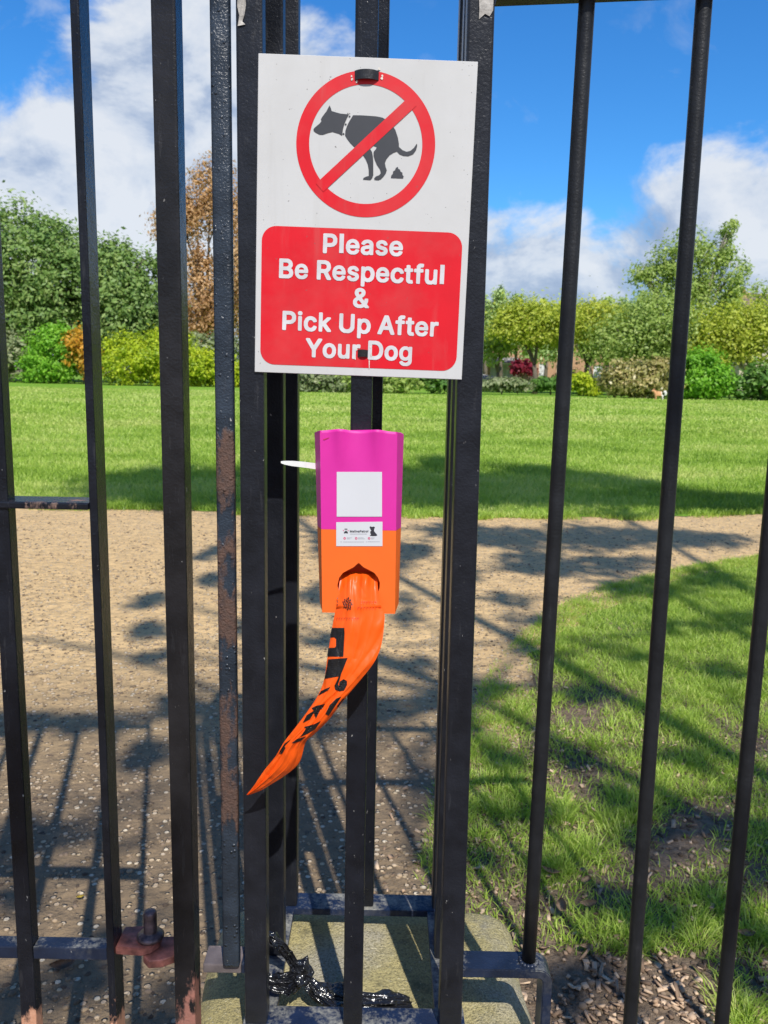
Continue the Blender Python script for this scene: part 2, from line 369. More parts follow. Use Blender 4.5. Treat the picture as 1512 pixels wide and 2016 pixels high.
# ------------------------------------------------------------------ concrete block under the pier
m, t, bs, pos, g = base('mossy_concrete', 0.92, 0.2)
n1_ = noise(t, pos, 14, 6, 0.65); n2_ = noise(t, pos, 330, 4, 0.6)
c = mix(t, ramp(t, n1_, [(0.35, 0.0), (0.65, 1.0)]), (0.47, 0.405, 0.195), (0.40, 0.34, 0.155))
c = mix(t, ramp(t, noise(t, pos, 28, 5, 0.7), [(0.56, 0.0), (0.70, 0.75)]), c, (0.12, 0.115, 0.07))
c = mix(t, ramp(t, noise(t, pos, 7, 5, 0.6), [(0.50, 0.0), (0.66, 0.7)]), c, (0.43, 0.40, 0.34))
c = mix(t, ramp(t, n2_, [(0.36, 0.75), (0.56, 0.0)]), c, (0.17, 0.15, 0.08))
c = mix(t, ramp(t, noise(t, pos, 260, 2), [(0.64, 0.0), (0.70, 0.8)]), c, (0.58, 0.53, 0.36))
setc(t, bs, c); bump(t, bs, mth(t, 'ADD', n2_, mth(t, 'MULTIPLY', n1_, 2.5)), 0.004)
M_conc = m
zc = 0.262
bm = bmesh.new(); bmesh.ops.create_cube(bm, size=2); bmesh.ops.subdivide_edges(bm, edges=bm.edges[:], cuts=44, use_grid_fill=True)
from mathutils import noise as mn
hx_, hy_, hz_, rr_ = 0.211, 0.192, (zc+0.1)/2, 0.050
for v in bm.verts:
    p = Vector((v.co.x*hx_, v.co.y*hy_, v.co.z*hz_))
    q = Vector((max(-hx_+rr_, min(hx_-rr_, p.x)), max(-hy_+rr_, min(hy_-rr_, p.y)), max(-hz_+0.03, min(hz_-0.03, p.z))))
    d = p-q; l = max(d.length, 1e-9); sc3 = Vector((rr_, rr_, 0.03))
    if d.length > 1e-6:
        n_ = Vector((d.x/rr_, d.y/rr_, d.z/0.03)); m_ = max(abs(n_.x), abs(n_.y), abs(n_.z)); n_ = n_.normalized()*m_
        p = q+Vector((n_.x*rr_, n_.y*rr_, n_.z*0.03))
    bat = 1+0.16*max(0, (hz_-p.z))/(2*hz_)
    v.co = Vector((-0.015+p.x*bat, 0.972+p.y*bat, p.z+hz_-0.1))
bm.normal_update()
for v in bm.verts: v.co += v.normal*(mn.noise(v.co*9)*0.006+mn.noise(v.co*30)*0.0026+mn.noise(v.co*90)*0.0008)
me = bpy.data.meshes.new('concrete_block'); bm.to_mesh(me); bm.free(); me.polygons.foreach_set('use_smooth', [True]*len(me.polygons))
blk = new('concrete_block', me, M_conc)
tag(blk, 'mossy yellow concrete block under the pier frame', 'concrete block')

# ------------------------------------------------------------------ warning sign
YS = 0.8655
M_white = plain('white_sign_face', (0.54, 0.54, 0.53), 0.42, 0.3, 14, 0.03)
M_red = plain('sign_red', (0.62, 0.010, 0.020), 0.5, 0.22, 30, 0.06)
M_dk = plain('sign_charcoal', (0.035, 0.037, 0.043), 0.45, 0.5, 30, 0.1)
M_letter = plain('sign_letter_white', (0.58, 0.57, 0.58), 0.42)
for mm, amt in ((M_white, 0.8), (M_red, 0.5)):          # specks, faint run marks and soft blotches
    t = mm.node_tree; bs = t.nodes['Principled BSDF']; g = N(t, 'ShaderNodeNewGeometry').outputs['Position']
    src = bs.inputs['Base Color'].links[0].from_socket
    sp_ = ramp(t, noise(t, g, 330, 2, 0.5), [(0.735, 0.0), (0.76, amt)])
    st_ = ramp(t, noise(t, N(t, 'ShaderNodeMapping', i={'Vector': g, 'Scale': (1, 1, 0.10)}).outputs[0], 70, 5, 0.6), [(0.55, 0.0), (0.75, 0.16)])
    dk_ = ramp(t, noise(t, g, 11, 5, 0.6), [(0.45, 0.0), (0.75, 0.16)])  # broad soft darkening: grime together with dapple shade painted into the colour
    c = mix(t, mth(t, 'MAXIMUM', st_, dk_), src, (0.30, 0.28, 0.24)); c = mix(t, sp_, c, (0.12, 0.11, 0.10))
    t.links.new(c, bs.inputs['Base Color'])
cs = [P(*p, YS) for p in ((507, 104), (943, 122), (907, 747), (503, 733))]
SC = sum(cs, Vector())/4
UX = ((cs[1]-cs[0])+(cs[2]-cs[3])).normalized(); UZ = Vector((-UX.z, 0, UX.x))
SW, SH = 0.210, 0.3005
sign = empty('warning_sign', SC, 'white and red dog fouling notice with crossed out dog on the railing', 'sign')
M3 = Matrix((UX, UZ, Vector((0, -1, 0)))).transposed().to_4x4()
def SM(off): return Matrix.Translation((0, -off, 0)) @ M3
def S2(px, py):
    d = P(px, py, YS)-SC; return (d.dot(UX), d.dot(UZ))
def C3(p): return S2(480+p[0]/3.15, 80+p[1]/3.15)
def C4(p): return S2(480+p[0]/3.15, 430+p[1]/3.15)
b = MB().box((-SW/2, -SH/2, -0.0024), (SW/2, SH/2, 0), 0.0004, 1, M3)
b.build('panel', M_white, sign, world=False)
ctr = C3((756, 646)); ctr = (ctr[0], ctr[1])
o1, o2 = C3((325, 646)), C3((1187, 646)); i1, i2 = C3((405, 646)), C3((1107, 646))
RO, RI = (o2[0]-o1[0])/2, (i2[0]-i1[0])/2
circ = lambda r: [(ctr[0]+r*math.cos(2*math.pi*k/96), ctr[1]+r*math.sin(2*math.pi*k/96)) for k in range(96)]
flat('prohibition_ring', [circ(RO), circ(RI)], SM(0.0003), M_red, sign)
sa = [C3(p) for p in ((1000, 372), (1043, 430), (520, 914), (474, 862))]
# clip the slash to the ring's middle radius
def ext(p, q, r):
    d = Vector(p)-Vector(q); d.normalize(); p = Vector(p)
    while (p-Vector(ctr)).length < r: p += d*0.0004
    return tuple(p)
rm_ = (RO+RI)/2*0.985
slash = [ext(sa[0], sa[3], rm_), ext(sa[1], sa[2], rm_), ext(sa[2], sa[1], rm_), ext(sa[3], sa[0], rm_)]
flat('slash', [slash], SM(0.0007), M_red, sign)
head = [(432,550),(440,540),(470,515),(482,500),(478,488),(490,468),(512,440),(525,415),(532,402),(540,420),(545,437),(570,445),(600,453),(652,458),(638,485),(625,515),(615,550),(610,590),(590,578),(550,566),(525,572),(490,584),(470,583),(445,570),(434,560)]
body = [(678,463),(740,464),(820,470),(860,478),(890,495),(920,525),(940,555),(955,600),(962,640),(962,660),(985,680),(1010,690),(1035,683),(1055,665),(1068,645),(1074,640),(1075,655),(1068,680),(1050,705),(1020,717),(990,715),(965,705),(950,688),(930,695),(905,710),(885,735),(875,760),(880,785),(887,805),(880,825),(865,845),(850,860),(835,866),(812,864),(808,855),(820,842),(840,835),(850,822),(845,800),(825,770),(812,740),(805,715),(805,690),(820,672),(824,660),(805,653),(788,658),(783,672),(795,690),(800,715),(803,750),(803,800),(803,835),(795,855),(785,865),(740,862),(742,852),(760,843),(775,840),(775,800),(768,765),(755,735),(740,712),(690,665),(660,635),(640,608),(628,588),(630,560),(640,530),(655,500)]
poo = [(912,850),(915,836),(925,826),(925,812),(938,804),(940,795),(950,784),(955,784),(958,795),(968,800),(972,812),(984,820),(984,834),(992,842),(988,855),(915,852)]
dots = [[(x+6*math.cos(k), y+6*math.sin(k)) for k in np.linspace(0, 6.0, 10)] for x, y in ((656,471),(632,520),(618,579))]
flat('dog_figure', [[C3(p) for p in q] for q in [head, body, poo]+dots], SM(0.0004), M_dk, sign)
# red panel with round corners
rc = [C4(p) for p in ((108, 42), (1358, 92), (1316, 948), (106, 903))]
x0, x1 = (rc[0][0]+rc[3][0])/2, (rc[1][0]+rc[2][0])/2; z0, z1 = (rc[2][1]+rc[3][1])/2, (rc[0][1]+rc[1][1])/2
def rrect(x0, z0, x1, z1, r, n=10):
    out = []
    for cx, cz, a0 in ((x1-r, z1-r, 0), (x0+r, z1-r, 90), (x0+r, z0+r, 180), (x1-r, z0+r, 270)):
        out += [(cx+r*math.cos(math.radians(a0+90*k/n)), cz+r*math.sin(math.radians(a0+90*k/n))) for k in range(n+1)]
    return out
rp = flat('red_panel', [rrect(x0, z0, x1, z1, 0.0145)], SM(0.0003), M_red, sign)
G_={'P':(445,[[[49,-20],[121,-25],[146,-11],[153,156],[253,157],[340,178],[401,230],[417,255],[433,305],[432,399],[395,474],[346,514],[278,535],[65,535],[49,530],[38,518],[35,5]],[[153,266],[153,425],[253,425],[298,405],[316,368],[316,330],[304,299],[292,286],[265,273]]]),'l':(189,[[[91,-22],[108,-27],[189,-25],[204,-10],[206,21],[193,65],[176,80],[145,82],[138,109],[137,509],[131,521],[114,532],[58,533],[34,521],[28,503],[28,53],[47,9],[70,-14]]]),'e':(404,[[[163,-28],[258,-29],[289,-20],[327,-1],[364,35],[389,84],[387,103],[377,113],[308,129],[290,122],[270,91],[252,78],[214,70],[183,73],[145,96],[128,128],[124,141],[133,146],[370,146],[393,159],[396,216],[389,259],[362,328],[308,382],[258,403],[208,410],[152,403],[95,376],[48,328],[14,241],[14,134],[41,59],[89,5],[133,-20]],[[133,242],[128,253],[138,272],[164,297],[195,308],[245,297],[270,272],[279,247],[270,242]]]),'a':(389,[[[116,-29],[204,-29],[254,-4],[273,-23],[335,-23],[353,-16],[361,-4],[361,271],[354,309],[335,346],[303,378],[248,403],[185,410],[110,394],[61,365],[23,309],[23,284],[30,271],[85,252],[110,255],[142,290],[179,308],[210,308],[235,296],[253,265],[248,254],[148,240],[73,219],[29,183],[13,153],[9,71],[25,34],[67,-8]],[[160,69],[123,84],[118,115],[129,129],[173,145],[252,153],[247,115],[229,89],[198,72]]]),'s':(365,[[[134,-28],[228,-29],[278,-13],[334,35],[353,78],[354,128],[347,154],[334,177],[308,203],[272,222],[191,242],[135,266],[132,278],[140,291],[172,308],[203,308],[228,297],[247,266],[259,259],[303,259],[341,273],[347,303],[316,359],[278,388],[241,403],[184,410],[109,395],[79,378],[41,340],[28,309],[28,234],[60,184],[103,159],[222,127],[240,116],[246,103],[234,85],[178,67],[141,78],[116,115],[97,128],[47,122],[22,109],[15,72],[47,16],[78,-7]]]),'B':(456,[[[49,-20],[65,-25],[309,-24],[381,5],[424,49],[444,105],[444,168],[421,228],[381,268],[417,318],[426,355],[426,399],[396,471],[346,514],[284,535],[65,535],[49,530],[38,518],[35,5]],[[153,85],[153,206],[246,206],[278,200],[316,174],[329,130],[309,97],[271,85]],[[153,310],[153,425],[259,425],[298,405],[310,368],[290,329],[240,310]]]),'R':(449,[[[49,-20],[128,-24],[149,-8],[153,169],[228,169],[234,164],[307,24],[336,-20],[421,-25],[446,-11],[449,24],[355,192],[411,249],[432,299],[439,342],[424,430],[407,461],[363,505],[278,535],[65,535],[40,521],[35,505],[35,5]],[[153,285],[153,425],[253,425],[290,413],[304,399],[316,374],[316,330],[296,297],[265,285]]]),'p':(424,[[[41,-163],[108,-168],[133,-154],[139,-10],[201,-36],[283,-30],[333,-5],[381,44],[397,75],[419,162],[418,225],[406,281],[368,350],[345,373],[295,402],[258,411],[195,411],[164,402],[139,386],[114,404],[58,405],[41,400],[30,387],[28,-138]],[[208,74],[170,92],[156,112],[144,144],[138,200],[164,276],[201,301],[239,301],[278,275],[303,206],[303,175],[290,125],[271,94],[233,74]]]),'c':(396,[[[148,-28],[245,-33],[283,-24],[333,5],[356,28],[387,84],[387,109],[377,126],[308,146],[285,134],[272,109],[245,83],[208,74],[183,77],[154,97],[132,134],[125,153],[125,222],[158,286],[202,304],[233,298],[260,284],[289,242],[308,236],[370,251],[385,266],[387,291],[362,341],[324,378],[258,407],[202,414],[158,407],[110,391],[53,341],[16,266],[9,234],[9,141],[24,84],[53,34],[83,5]]]),'t':(227,[[[114,-24],[211,-28],[235,-12],[241,1],[222,70],[205,80],[168,78],[154,88],[154,301],[218,309],[228,326],[229,376],[224,392],[211,403],[154,407],[153,476],[143,493],[124,500],[68,500],[49,493],[38,476],[38,407],[-1,403],[-16,388],[-19,332],[-14,316],[-1,305],[38,301],[38,63],[57,20],[86,-10]]]),'f':(254,[[[70,-20],[143,-24],[160,-14],[166,-1],[166,299],[236,303],[249,314],[254,330],[253,380],[243,397],[224,404],[168,404],[166,418],[180,444],[230,444],[257,468],[266,524],[260,536],[236,553],[143,553],[108,536],[69,499],[59,480],[56,405],[-1,401],[-18,380],[-19,330],[-12,311],[5,301],[56,299],[56,5]]]),'u':(410,[[[129,-25],[226,-29],[270,-9],[295,-23],[351,-24],[368,-19],[379,-6],[381,375],[376,391],[364,402],[295,404],[274,387],[271,150],[253,100],[220,80],[183,80],[158,92],[144,119],[138,156],[138,375],[133,391],[114,404],[58,405],[41,400],[30,387],[28,87],[65,12],[97,-13]]]),'&':(448,[[[145,-27],[245,-27],[320,5],[364,-22],[439,-21],[458,-2],[456,17],[399,86],[427,161],[428,223],[420,241],[402,249],[339,246],[326,229],[326,198],[314,186],[258,254],[256,261],[301,298],[331,336],[346,373],[346,429],[337,461],[295,511],[233,536],[164,536],[114,515],[89,497],[66,467],[51,417],[51,379],[64,335],[102,279],[39,222],[16,179],[14,92],[29,54],[59,17],[89,-6]],[[183,71],[152,80],[121,117],[121,142],[133,167],[164,193],[190,173],[258,92],[227,74]],[[183,347],[159,398],[165,417],[189,435],[227,429],[238,411],[233,386],[195,348]]]),'i':(167,[[[42,-20],[115,-24],[128,-18],[138,-1],[139,374],[132,392],[115,403],[53,403],[35,392],[29,380],[29,5]],[[49,424],[109,419],[149,455],[149,511],[115,545],[53,545],[19,511],[19,455]]]),'k':(381,[[[41,-20],[108,-25],[133,-11],[138,124],[151,138],[253,5],[283,-22],[370,-24],[387,-14],[393,-1],[381,36],[241,211],[251,232],[375,355],[379,386],[358,403],[270,401],[139,272],[138,505],[131,524],[114,534],[51,534],[34,524],[28,511],[28,5]]]),'U':(517,[[[192,-28],[309,-33],[346,-24],[403,5],[445,47],[474,97],[483,134],[483,503],[478,519],[465,530],[390,532],[369,516],[366,166],[340,108],[296,83],[265,77],[221,83],[196,95],[176,109],[158,141],[151,166],[149,516],[138,528],[121,533],[59,532],[38,516],[35,134],[42,103],[67,53],[115,5],[171,-24]]]),'A':(480,[[[5,-20],[84,-25],[103,-18],[159,112],[321,112],[378,-18],[396,-25],[459,-25],[475,-20],[486,-8],[488,11],[467,74],[330,449],[305,511],[284,532],[196,534],[175,518],[-8,18],[-6,-8]],[[196,223],[240,357],[285,224]]]),'Y':(472,[[[192,-20],[271,-24],[292,-8],[295,199],[480,492],[480,518],[465,532],[384,535],[365,528],[346,509],[234,328],[109,528],[90,535],[21,535],[5,530],[-6,518],[-8,499],[0,480],[179,192],[179,5]]]),'o':(415,[[[148,-28],[245,-33],[308,-12],[362,34],[400,109],[407,141],[407,234],[391,291],[362,341],[327,376],[258,407],[202,414],[158,407],[110,391],[53,341],[16,266],[9,234],[9,141],[24,84],[53,34],[83,5]],[[183,77],[154,97],[132,134],[125,153],[125,222],[156,284],[214,304],[266,278],[290,222],[290,159],[272,109],[245,83],[208,74]]]),'r':(259,[[[41,-20],[114,-24],[135,-8],[138,224],[144,255],[156,280],[183,294],[201,300],[245,294],[262,305],[269,324],[269,380],[264,396],[251,407],[176,409],[133,390],[114,403],[58,404],[41,399],[30,386],[28,5]]]),'D':(502,[[[49,-20],[65,-25],[271,-25],[309,-18],[378,13],[426,55],[446,82],[467,124],[488,205],[489,299],[482,342],[467,386],[434,446],[375,499],[334,520],[271,535],[65,535],[40,521],[35,505],[35,5]],[[153,85],[151,424],[246,425],[290,412],[334,382],[360,336],[373,280],[373,230],[360,174],[334,128],[290,98],[246,85]]]),'g':(425,[[[151,-171],[252,-172],[302,-158],[345,-133],[381,-89],[396,-33],[396,373],[383,396],[308,398],[289,380],[239,405],[152,405],[96,379],[52,335],[29,298],[13,242],[13,142],[29,86],[52,49],[89,13],[145,-15],[239,-15],[283,5],[288,-2],[288,-21],[270,-53],[214,-76],[158,-64],[108,-20],[83,-23],[33,-53],[26,-64],[29,-83],[70,-132],[108,-156]],[[195,83],[164,92],[139,117],[121,161],[121,223],[134,261],[152,286],[183,303],[208,307],[252,292],[276,261],[288,223],[288,161],[270,117],[252,97],[208,80]]]),'M':(628,[[[49,-20],[128,-24],[149,-8],[153,257],[260,-8],[284,-24],[356,-20],[380,18],[478,270],[482,-8],[492,-20],[509,-25],[571,-24],[588,-14],[595,5],[595,505],[584,528],[565,535],[478,535],[454,524],[315,165],[176,524],[153,535],[65,535],[42,524],[35,505],[35,5]]]),'n':(410,[[[41,-20],[114,-24],[135,-8],[138,218],[144,255],[162,286],[189,300],[226,300],[251,288],[265,261],[271,236],[271,5],[276,-11],[301,-25],[358,-24],[375,-14],[381,5],[381,292],[366,336],[333,378],[295,401],[264,410],[189,409],[139,389],[108,404],[51,403],[34,392],[28,374],[28,5]]])}
G_['l'] = (180, [[[28, 0], [28, 545], [152, 545], [152, 0]]])
def lay(s, w=None):
    x = 0; out = []
    for ch in s:
        if ch == ' ': x += 185; continue
        a, cts = G_[ch]
        if out and cts: x += max(0, max(p[0] for c in last for p in c)+14-(x+min(p[0] for c in cts for p in c)))
        last = []
        for c in cts: last.append([((p[0]+x), p[1]) for p in c])
        out += last
        x += a+20
    mn_ = min(p[0] for c in out for p in c); mx_ = max(p[0] for c in out for p in c)
    return out, mn_, mx_
def textline(s, pl, pr, cap):
    out, a, z = lay(s); pl, pr = Vector(pl), Vector(pr); d = pr-pl; n = Vector((-d.y, d.x)).normalized()
    return [[tuple(pl+d*((x-a)/(z-a))+n*((y+14)/549*cap)) for x, y in c] for c in out]
cap = 0.0186
lines = textline('Please', C4((490, 214)), C4((985, 234)), cap)+textline('Be Respectful', C4((218, 368)), C4((1240, 411)), cap)+textline('&', C4((676, 551)), C4((776, 556)), cap*1.02) \
    + textline('Pick Up After', C4((238, 690)), C4((1204, 733)), cap)+textline('Your Dog', C4((383, 858)), C4((1041, 884)), cap)
flat('lettering', lines, SM(0.0007), M_letter, sign)
# splits and chips of bare edge by the tie slots
chips = []
for (cx, cy) in ((668, 222), (672, 240), (860, 218), (856, 236), (700, 256), (840, 176)):
    chips.append([C3((cx+random.uniform(4, 10)*math.cos(a), cy+random.uniform(5, 14)*math.sin(a))) for a in np.linspace(0, 5.2, 6)])
for (cx, cy) in ((698, 812), (690, 866), (786, 800), (790, 848)):
    chips.append([C4((cx+random.uniform(4, 9)*math.cos(a), cy+random.uniform(5, 14)*math.sin(a))) for a in np.linspace(0, 5.2, 6)])
chips.append([C4(p) for p in ((775, 880), (781, 880), (780, 930), (776, 932))])
M_chipd = plain('bare_plastic', (0.62, 0.58, 0.52), 0.7, 0.3, 300, 0.3)
for q in chips: flat('chipped_edge', [q], SM(0.0009), M_chipd, sign)
# cable ties through the sign
M_tie = plain('black_nylon', (0.012, 0.012, 0.013), 0.35, 0.5, 200, 0.3, 0.0003)
def strap(name, pl, pr, hgt, bulge, label, group=None):
    a, c_ = P(*pl, YS), P(*pr, YS); n = 14; b = MB(); th = 0.0013
    up = Vector((0, 0, hgt/2)); rows = []
    for k in range(n+1):
        s = k/n; p = a.lerp(c_, s); y = YS+0.0012-bulge*(1-abs(2*s-1)**2.6)
        if k in (0, n): y = YS+0.002
        p = Vector((p.x, y, p.z+0.0006*math.sin(math.pi*s)))
        rows.append([b.bm.verts.new(p+up), b.bm.verts.new(p-up), b.bm.verts.new(p-up+Vector((0, th, 0))), b.bm.verts.new(p+up+Vector((0, th, 0)))])
    for r, q in zip(rows, rows[1:]):
        for i in range(4): b.bm.faces.new((r[i], r[(i+1) % 4], q[(i+1) % 4], q[i]))
    b.bm.faces.new(rows[0]); b.bm.faces.new(rows[-1][::-1])
    o = b.build(name, M_tie); tag(o, label, 'cable tie', group)
    return o
strap('cable_tie', (695, 149), (749, 150), 0.0085, 0.006, 'wide black cable tie through the top of the sign')
strap('cable_tie', (702, 696), (727, 697), 0.0072, 0.004, 'small black cable tie through the word Your Dog')

# ------------------------------------------------------------------ bag dispenser
M_pink = plain('pink_plastic', (0.62, 0.020, 0.30), 0.48, 0.45, 40, 0.03)
M_orange = plain('orange_plastic', (0.84, 0.135, 0.012), 0.48, 0.45, 40, 0.03)
for m in (M_pink, M_orange):                         # fine print layers
    t = m.node_tree; bs = t.nodes['Principled BSDF']; g = N(t, 'ShaderNodeNewGeometry')
    w = N(t, 'ShaderNodeTexWave', bands_direction='Z', i={'Vector': g.outputs['Position'], 'Scale': 700.0, 'Distortion': 0.6})
    bump(t, bs, w.outputs['Fac'], 0.00003)
YD, YB = 0.836, 0.866
disp = empty('bag_dispenser', P(706, 1208, YD), 'pink and orange plastic bag dispenser strapped to the middle bar', 'bag dispenser')
pT, pM, pB_ = P(706, 848, YD).z, P(706, 1043, YD).z, P(706, 1207, YD).z
xc = lambda z: P(706, 848, YD).x+(P(706, 1208, YD).x-P(706, 848, YD).x)*(pT-z)/(pT-pB_)
hwf = lambda z: (784-632)/2/FPX*0.835                # half width of the front
def hw_front(z): return 0.0383-0.0010*(pT-z)/(pT-pB_)+0.0*z
def hw_back(z): return 0.0452-0.0040*(pT-z)/(pT-pB_)
def flute(x, z):
    k = max(0.0, 1-(pT-z)/0.042)**1.3
    u = x/0.0383
    return k*(0.0040*(math.exp(-((abs(u)-0.48)/0.17)**2))-0.0014*math.exp(-(u/0.2)**2))
b = MB(); rows = []; NZ = 36; NX = 48
zs = np.linspace(pT+0.0, pM, NZ)
for z in zs:
    r = []; top = (z-pM)/(pT-pM); c0 = xc(z)
    hf, hb = hw_front(z), hw_back(z)
    zz = lambda x, w: z+(0.0022*math.exp(-((abs(x/hf)-0.48)/0.25)**2)-0.0005)*max(0, top-0.8)*5*w
    r.append(b.bm.verts.new((c0-hb+0.003, YB, z-0.003*max(0, top-.9)*10))); r.append(b.bm.verts.new((c0-hb, YB-0.012, z-0.004*max(0, top-.9)*10)))
    for i in range(NX+1):
        x = -hf+2*hf*i/NX; r.append(b.bm.verts.new((c0+x, YD-flute(x, z), zz(x, 1))))
    r.append(b.bm.verts.new((c0+hb, YB-0.012, z-0.004*max(0, top-.9)*10))); r.append(b.bm.verts.new((c0+hb-0.003, YB, z-0.003*max(0, top-.9)*10)))
    rows.append(r)
for r, q in zip(rows, rows[1:]):
    for i in range(len(r)-1):
        f = b.bm.faces.new((r[i], r[i+1], q[i+1], q[i])); f.smooth = 3 <= i <= NX
    b.bm.faces.new((r[-1], r[0], q[0], q[-1]))
b.bm.faces.new(rows[0][::-1])
b.build('upper_shell', M_pink, disp)
# lower shell with the tear-drop opening
def DP(px, py): p = P(px, py, YD); return (p.x, p.z)
hole = [DP(706, 1108), DP(716, 1117), DP(728, 1123), DP(737, 1128), DP(744, 1137)]
cx_, cz_ = DP(706, 1150); rr = DP(748, 1150)[0]-cx_
hole += [(cx_+rr*math.cos(a), cz_+rr*math.sin(a)) for a in np.radians(np.arange(5, -190, -15))]
hole += [DP(668, 1137), DP(675, 1128), DP(684, 1123), DP(696, 1117)]
zlo = pB_
pl_ = [(xc(pM)-hw_front(pM), pM-0.0002), (xc(pM)+hw_front(pM), pM-0.0002), (xc(zlo)+hw_front(zlo), zlo), (xc(zlo)-hw_front(zlo), zlo)]
MX = Matrix(((1, 0, 0, 0), (0, 0, -1, YD), (0, 1, 0, 0), (0, 0, 0, 1)))
fo = flat('lower_shell', [pl_, hole], Matrix.Translation(-Vector(disp.location)) @ MX, M_orange, disp)
bm = bmesh.new(); bm.from_mesh(fo.data)
r = bmesh.ops.extrude_face_region(bm, geom=bm.faces[:]); bmesh.ops.translate(bm, vec=(0, 0.002, 0), verts=[v for v in r['geom'] if isinstance(v, bmesh.types.BMVert)])
L = Vector(disp.location)
def ring_(z): c0 = xc(z); hb, hf = hw_back(z), hw_front(z); return [Vector((c0-hf, YD+0.0003, z))-L, Vector((c0-hb, YB-0.012, z+(0.006 if z < pM-0.05 else 0)))-L, Vector((c0-hb+0.003, YB, z+(0.006 if z < pM-0.05 else 0)))-L, Vector((c0+hb-0.003, YB, z+(0.006 if z < pM-0.05 else 0)))-L, Vector((c0+hb, YB-0.012, z+(0.006 if z < pM-0.05 else 0)))-L, Vector((c0+hf, YD+0.0003, z))-L]
A_, B_ = [[bm.verts.new(v) for v in ring_(z)] for z in (pM-0.0002, zlo)]
for i in range(5): bm.faces.new((A_[i], A_[i+1], B_[i+1], B_[i]))
bm.faces.new(B_)
bmesh.ops.recalc_face_normals(bm, faces=bm.faces); bm.to_mesh(fo.data); bm.free()
# stickers
M_stick = plain('white_sticker', (0.58, 0.59, 0.61), 0.4, 0.4, 20, 0.02)
def plate(name, pxs, off, m):
    p3 = [Vector((*DP(*p), 0)) for p in pxs]
    return MB().prism([(p.x, YD-off, p.y) for p in p3], (0, off-0.0002, 0)).build(name, m, disp)
plate('blank_sticker', ((663, 929), (752, 929), (752, 1017), (663, 1017)), 0.0005, M_stick)
lb = plate('label_sticker', ((662, 1028), (753, 1027), (753, 1075), (662, 1075)), 0.0005, M_stick)
def LC(x, y): return DP(640+x/10.8, 1010+y/10.8)
def LM(off): return Matrix.Translation(-Vector(disp.location)-Vector(lb.location)) @ MX @ Matrix.Translation((0, 0, off))
out, a_, z_ = lay('MalinaPatrol')
p0, p1 = Vector(LC(528, 410)), Vector(LC(918, 410)); capL = (LC(0, 362)[1]-LC(0, 410)[1])
M_ink = plain('sticker_ink', (0.03, 0.03, 0.04), 0.5); M_grey = plain('sticker_grey_print', (0.30, 0.30, 0.34), 0.5); M_rose = plain('sticker_rose_print', (0.62, 0.10, 0.20), 0.5)
el = lambda x, y, rx, ry, n=14: [LC(x+rx*math.cos(2*math.pi*k/n), y+ry*math.sin(2*math.pi*k/n)) for k in range(n)]
flat('lettering', [[tuple(p0+(p1-p0)*((x-a_)/(z_-a_))+Vector((0, (y+14)/549*capL))) for x, y in c] for c in out], LM(0.0007), M_ink, lb)
paw = [el(428, 342, 12, 18), el(462, 342, 12, 18), [LC(*p) for p in ((400, 425), (405, 405), (428, 380), (450, 376), (468, 385), (485, 405), (490, 425), (470, 432), (445, 424), (420, 432))]]
doggo = [(945, 295), (965, 280), (985, 290), (1005, 292), (1030, 284), (1058, 296), (1060, 318), (1042, 330), (1045, 352), (1040, 375), (1070, 420), (1105, 455), (1108, 475), (1080, 485), (1020, 488), (960, 482), (955, 470), (978, 460), (960, 420), (962, 390), (985, 370), (965, 345), (955, 318)]
flat('paw_emblem', paw, LM(0.0007), M_ink, lb); flat('dog_emblem', [[LC(*p) for p in doggo]], LM(0.0007), M_ink, lb)
for x in (390, 492): flat('paw_toe', [el(x, 370, 11, 13)], LM(0.0007), M_rose, lb)
for x in (417, 662, 936): flat('round_icon', [el(x, 535, 27, 27), el(x, 535, 10, 10)], LM(0.0007), M_rose, lb)
bars_ = []
for x0_, x1_, y_, h_ in ((535, 890, 443, 10), (465, 570, 524, 8), (465, 530, 546, 8), (705, 818, 524, 8), (705, 850, 546, 8), (980, 1055, 524, 8), (980, 1035, 546, 8), (330, 352, 610, 14), (380, 830, 612, 8), (868, 886, 610, 12), (905, 1168, 608, 8)):
    x = x0_
    while x < x1_:
        w = min(random.uniform(14, 40), x1_-x); bars_.append([LC(x, y_-h_/2), LC(x+w, y_-h_/2), LC(x+w, y_+h_/2), LC(x, y_+h_/2)]); x += w+5
flat('small_print', bars_, LM(0.0007), M_grey, lb)
# white cable tie end
M_wt = plain('white_nylon', (0.72, 0.73, 0.70), 0.4, 0.5)
ctr_ = [((640, 921), 0.857), ((622, 918), 0.855), ((600, 915), 0.850), ((575, 912.5), 0.846), ((560, 911), 0.843), ((553, 910), 0.842)]
wd = [0.0030, 0.0030, 0.0029, 0.0026, 0.0018, 0.0009]
b = MB(); rws = []
for ((px, py), Y), w in zip(ctr_, wd):
    p = P(px, py, Y); u = Vector((0, 0, w)); d = Vector((0, 0.0012, 0))
    rws.append([b.bm.verts.new(q) for q in (p+u, p-u, p-u+d, p+u+d)])
for r, q in zip(rws, rws[1:]):
    for i in range(4): b.bm.faces.new((r[i], r[(i+1) % 4], q[(i+1) % 4], q[i]))
b.bm.faces.new(rws[0]); b.bm.faces.new(rws[-1][::-1])
for v in b.bm.verts: v.co.x += 0
o = b.build('cable_tie', M_wt); tag(o, 'white cable tie end sticking out behind the pink dispenser', 'cable tie')
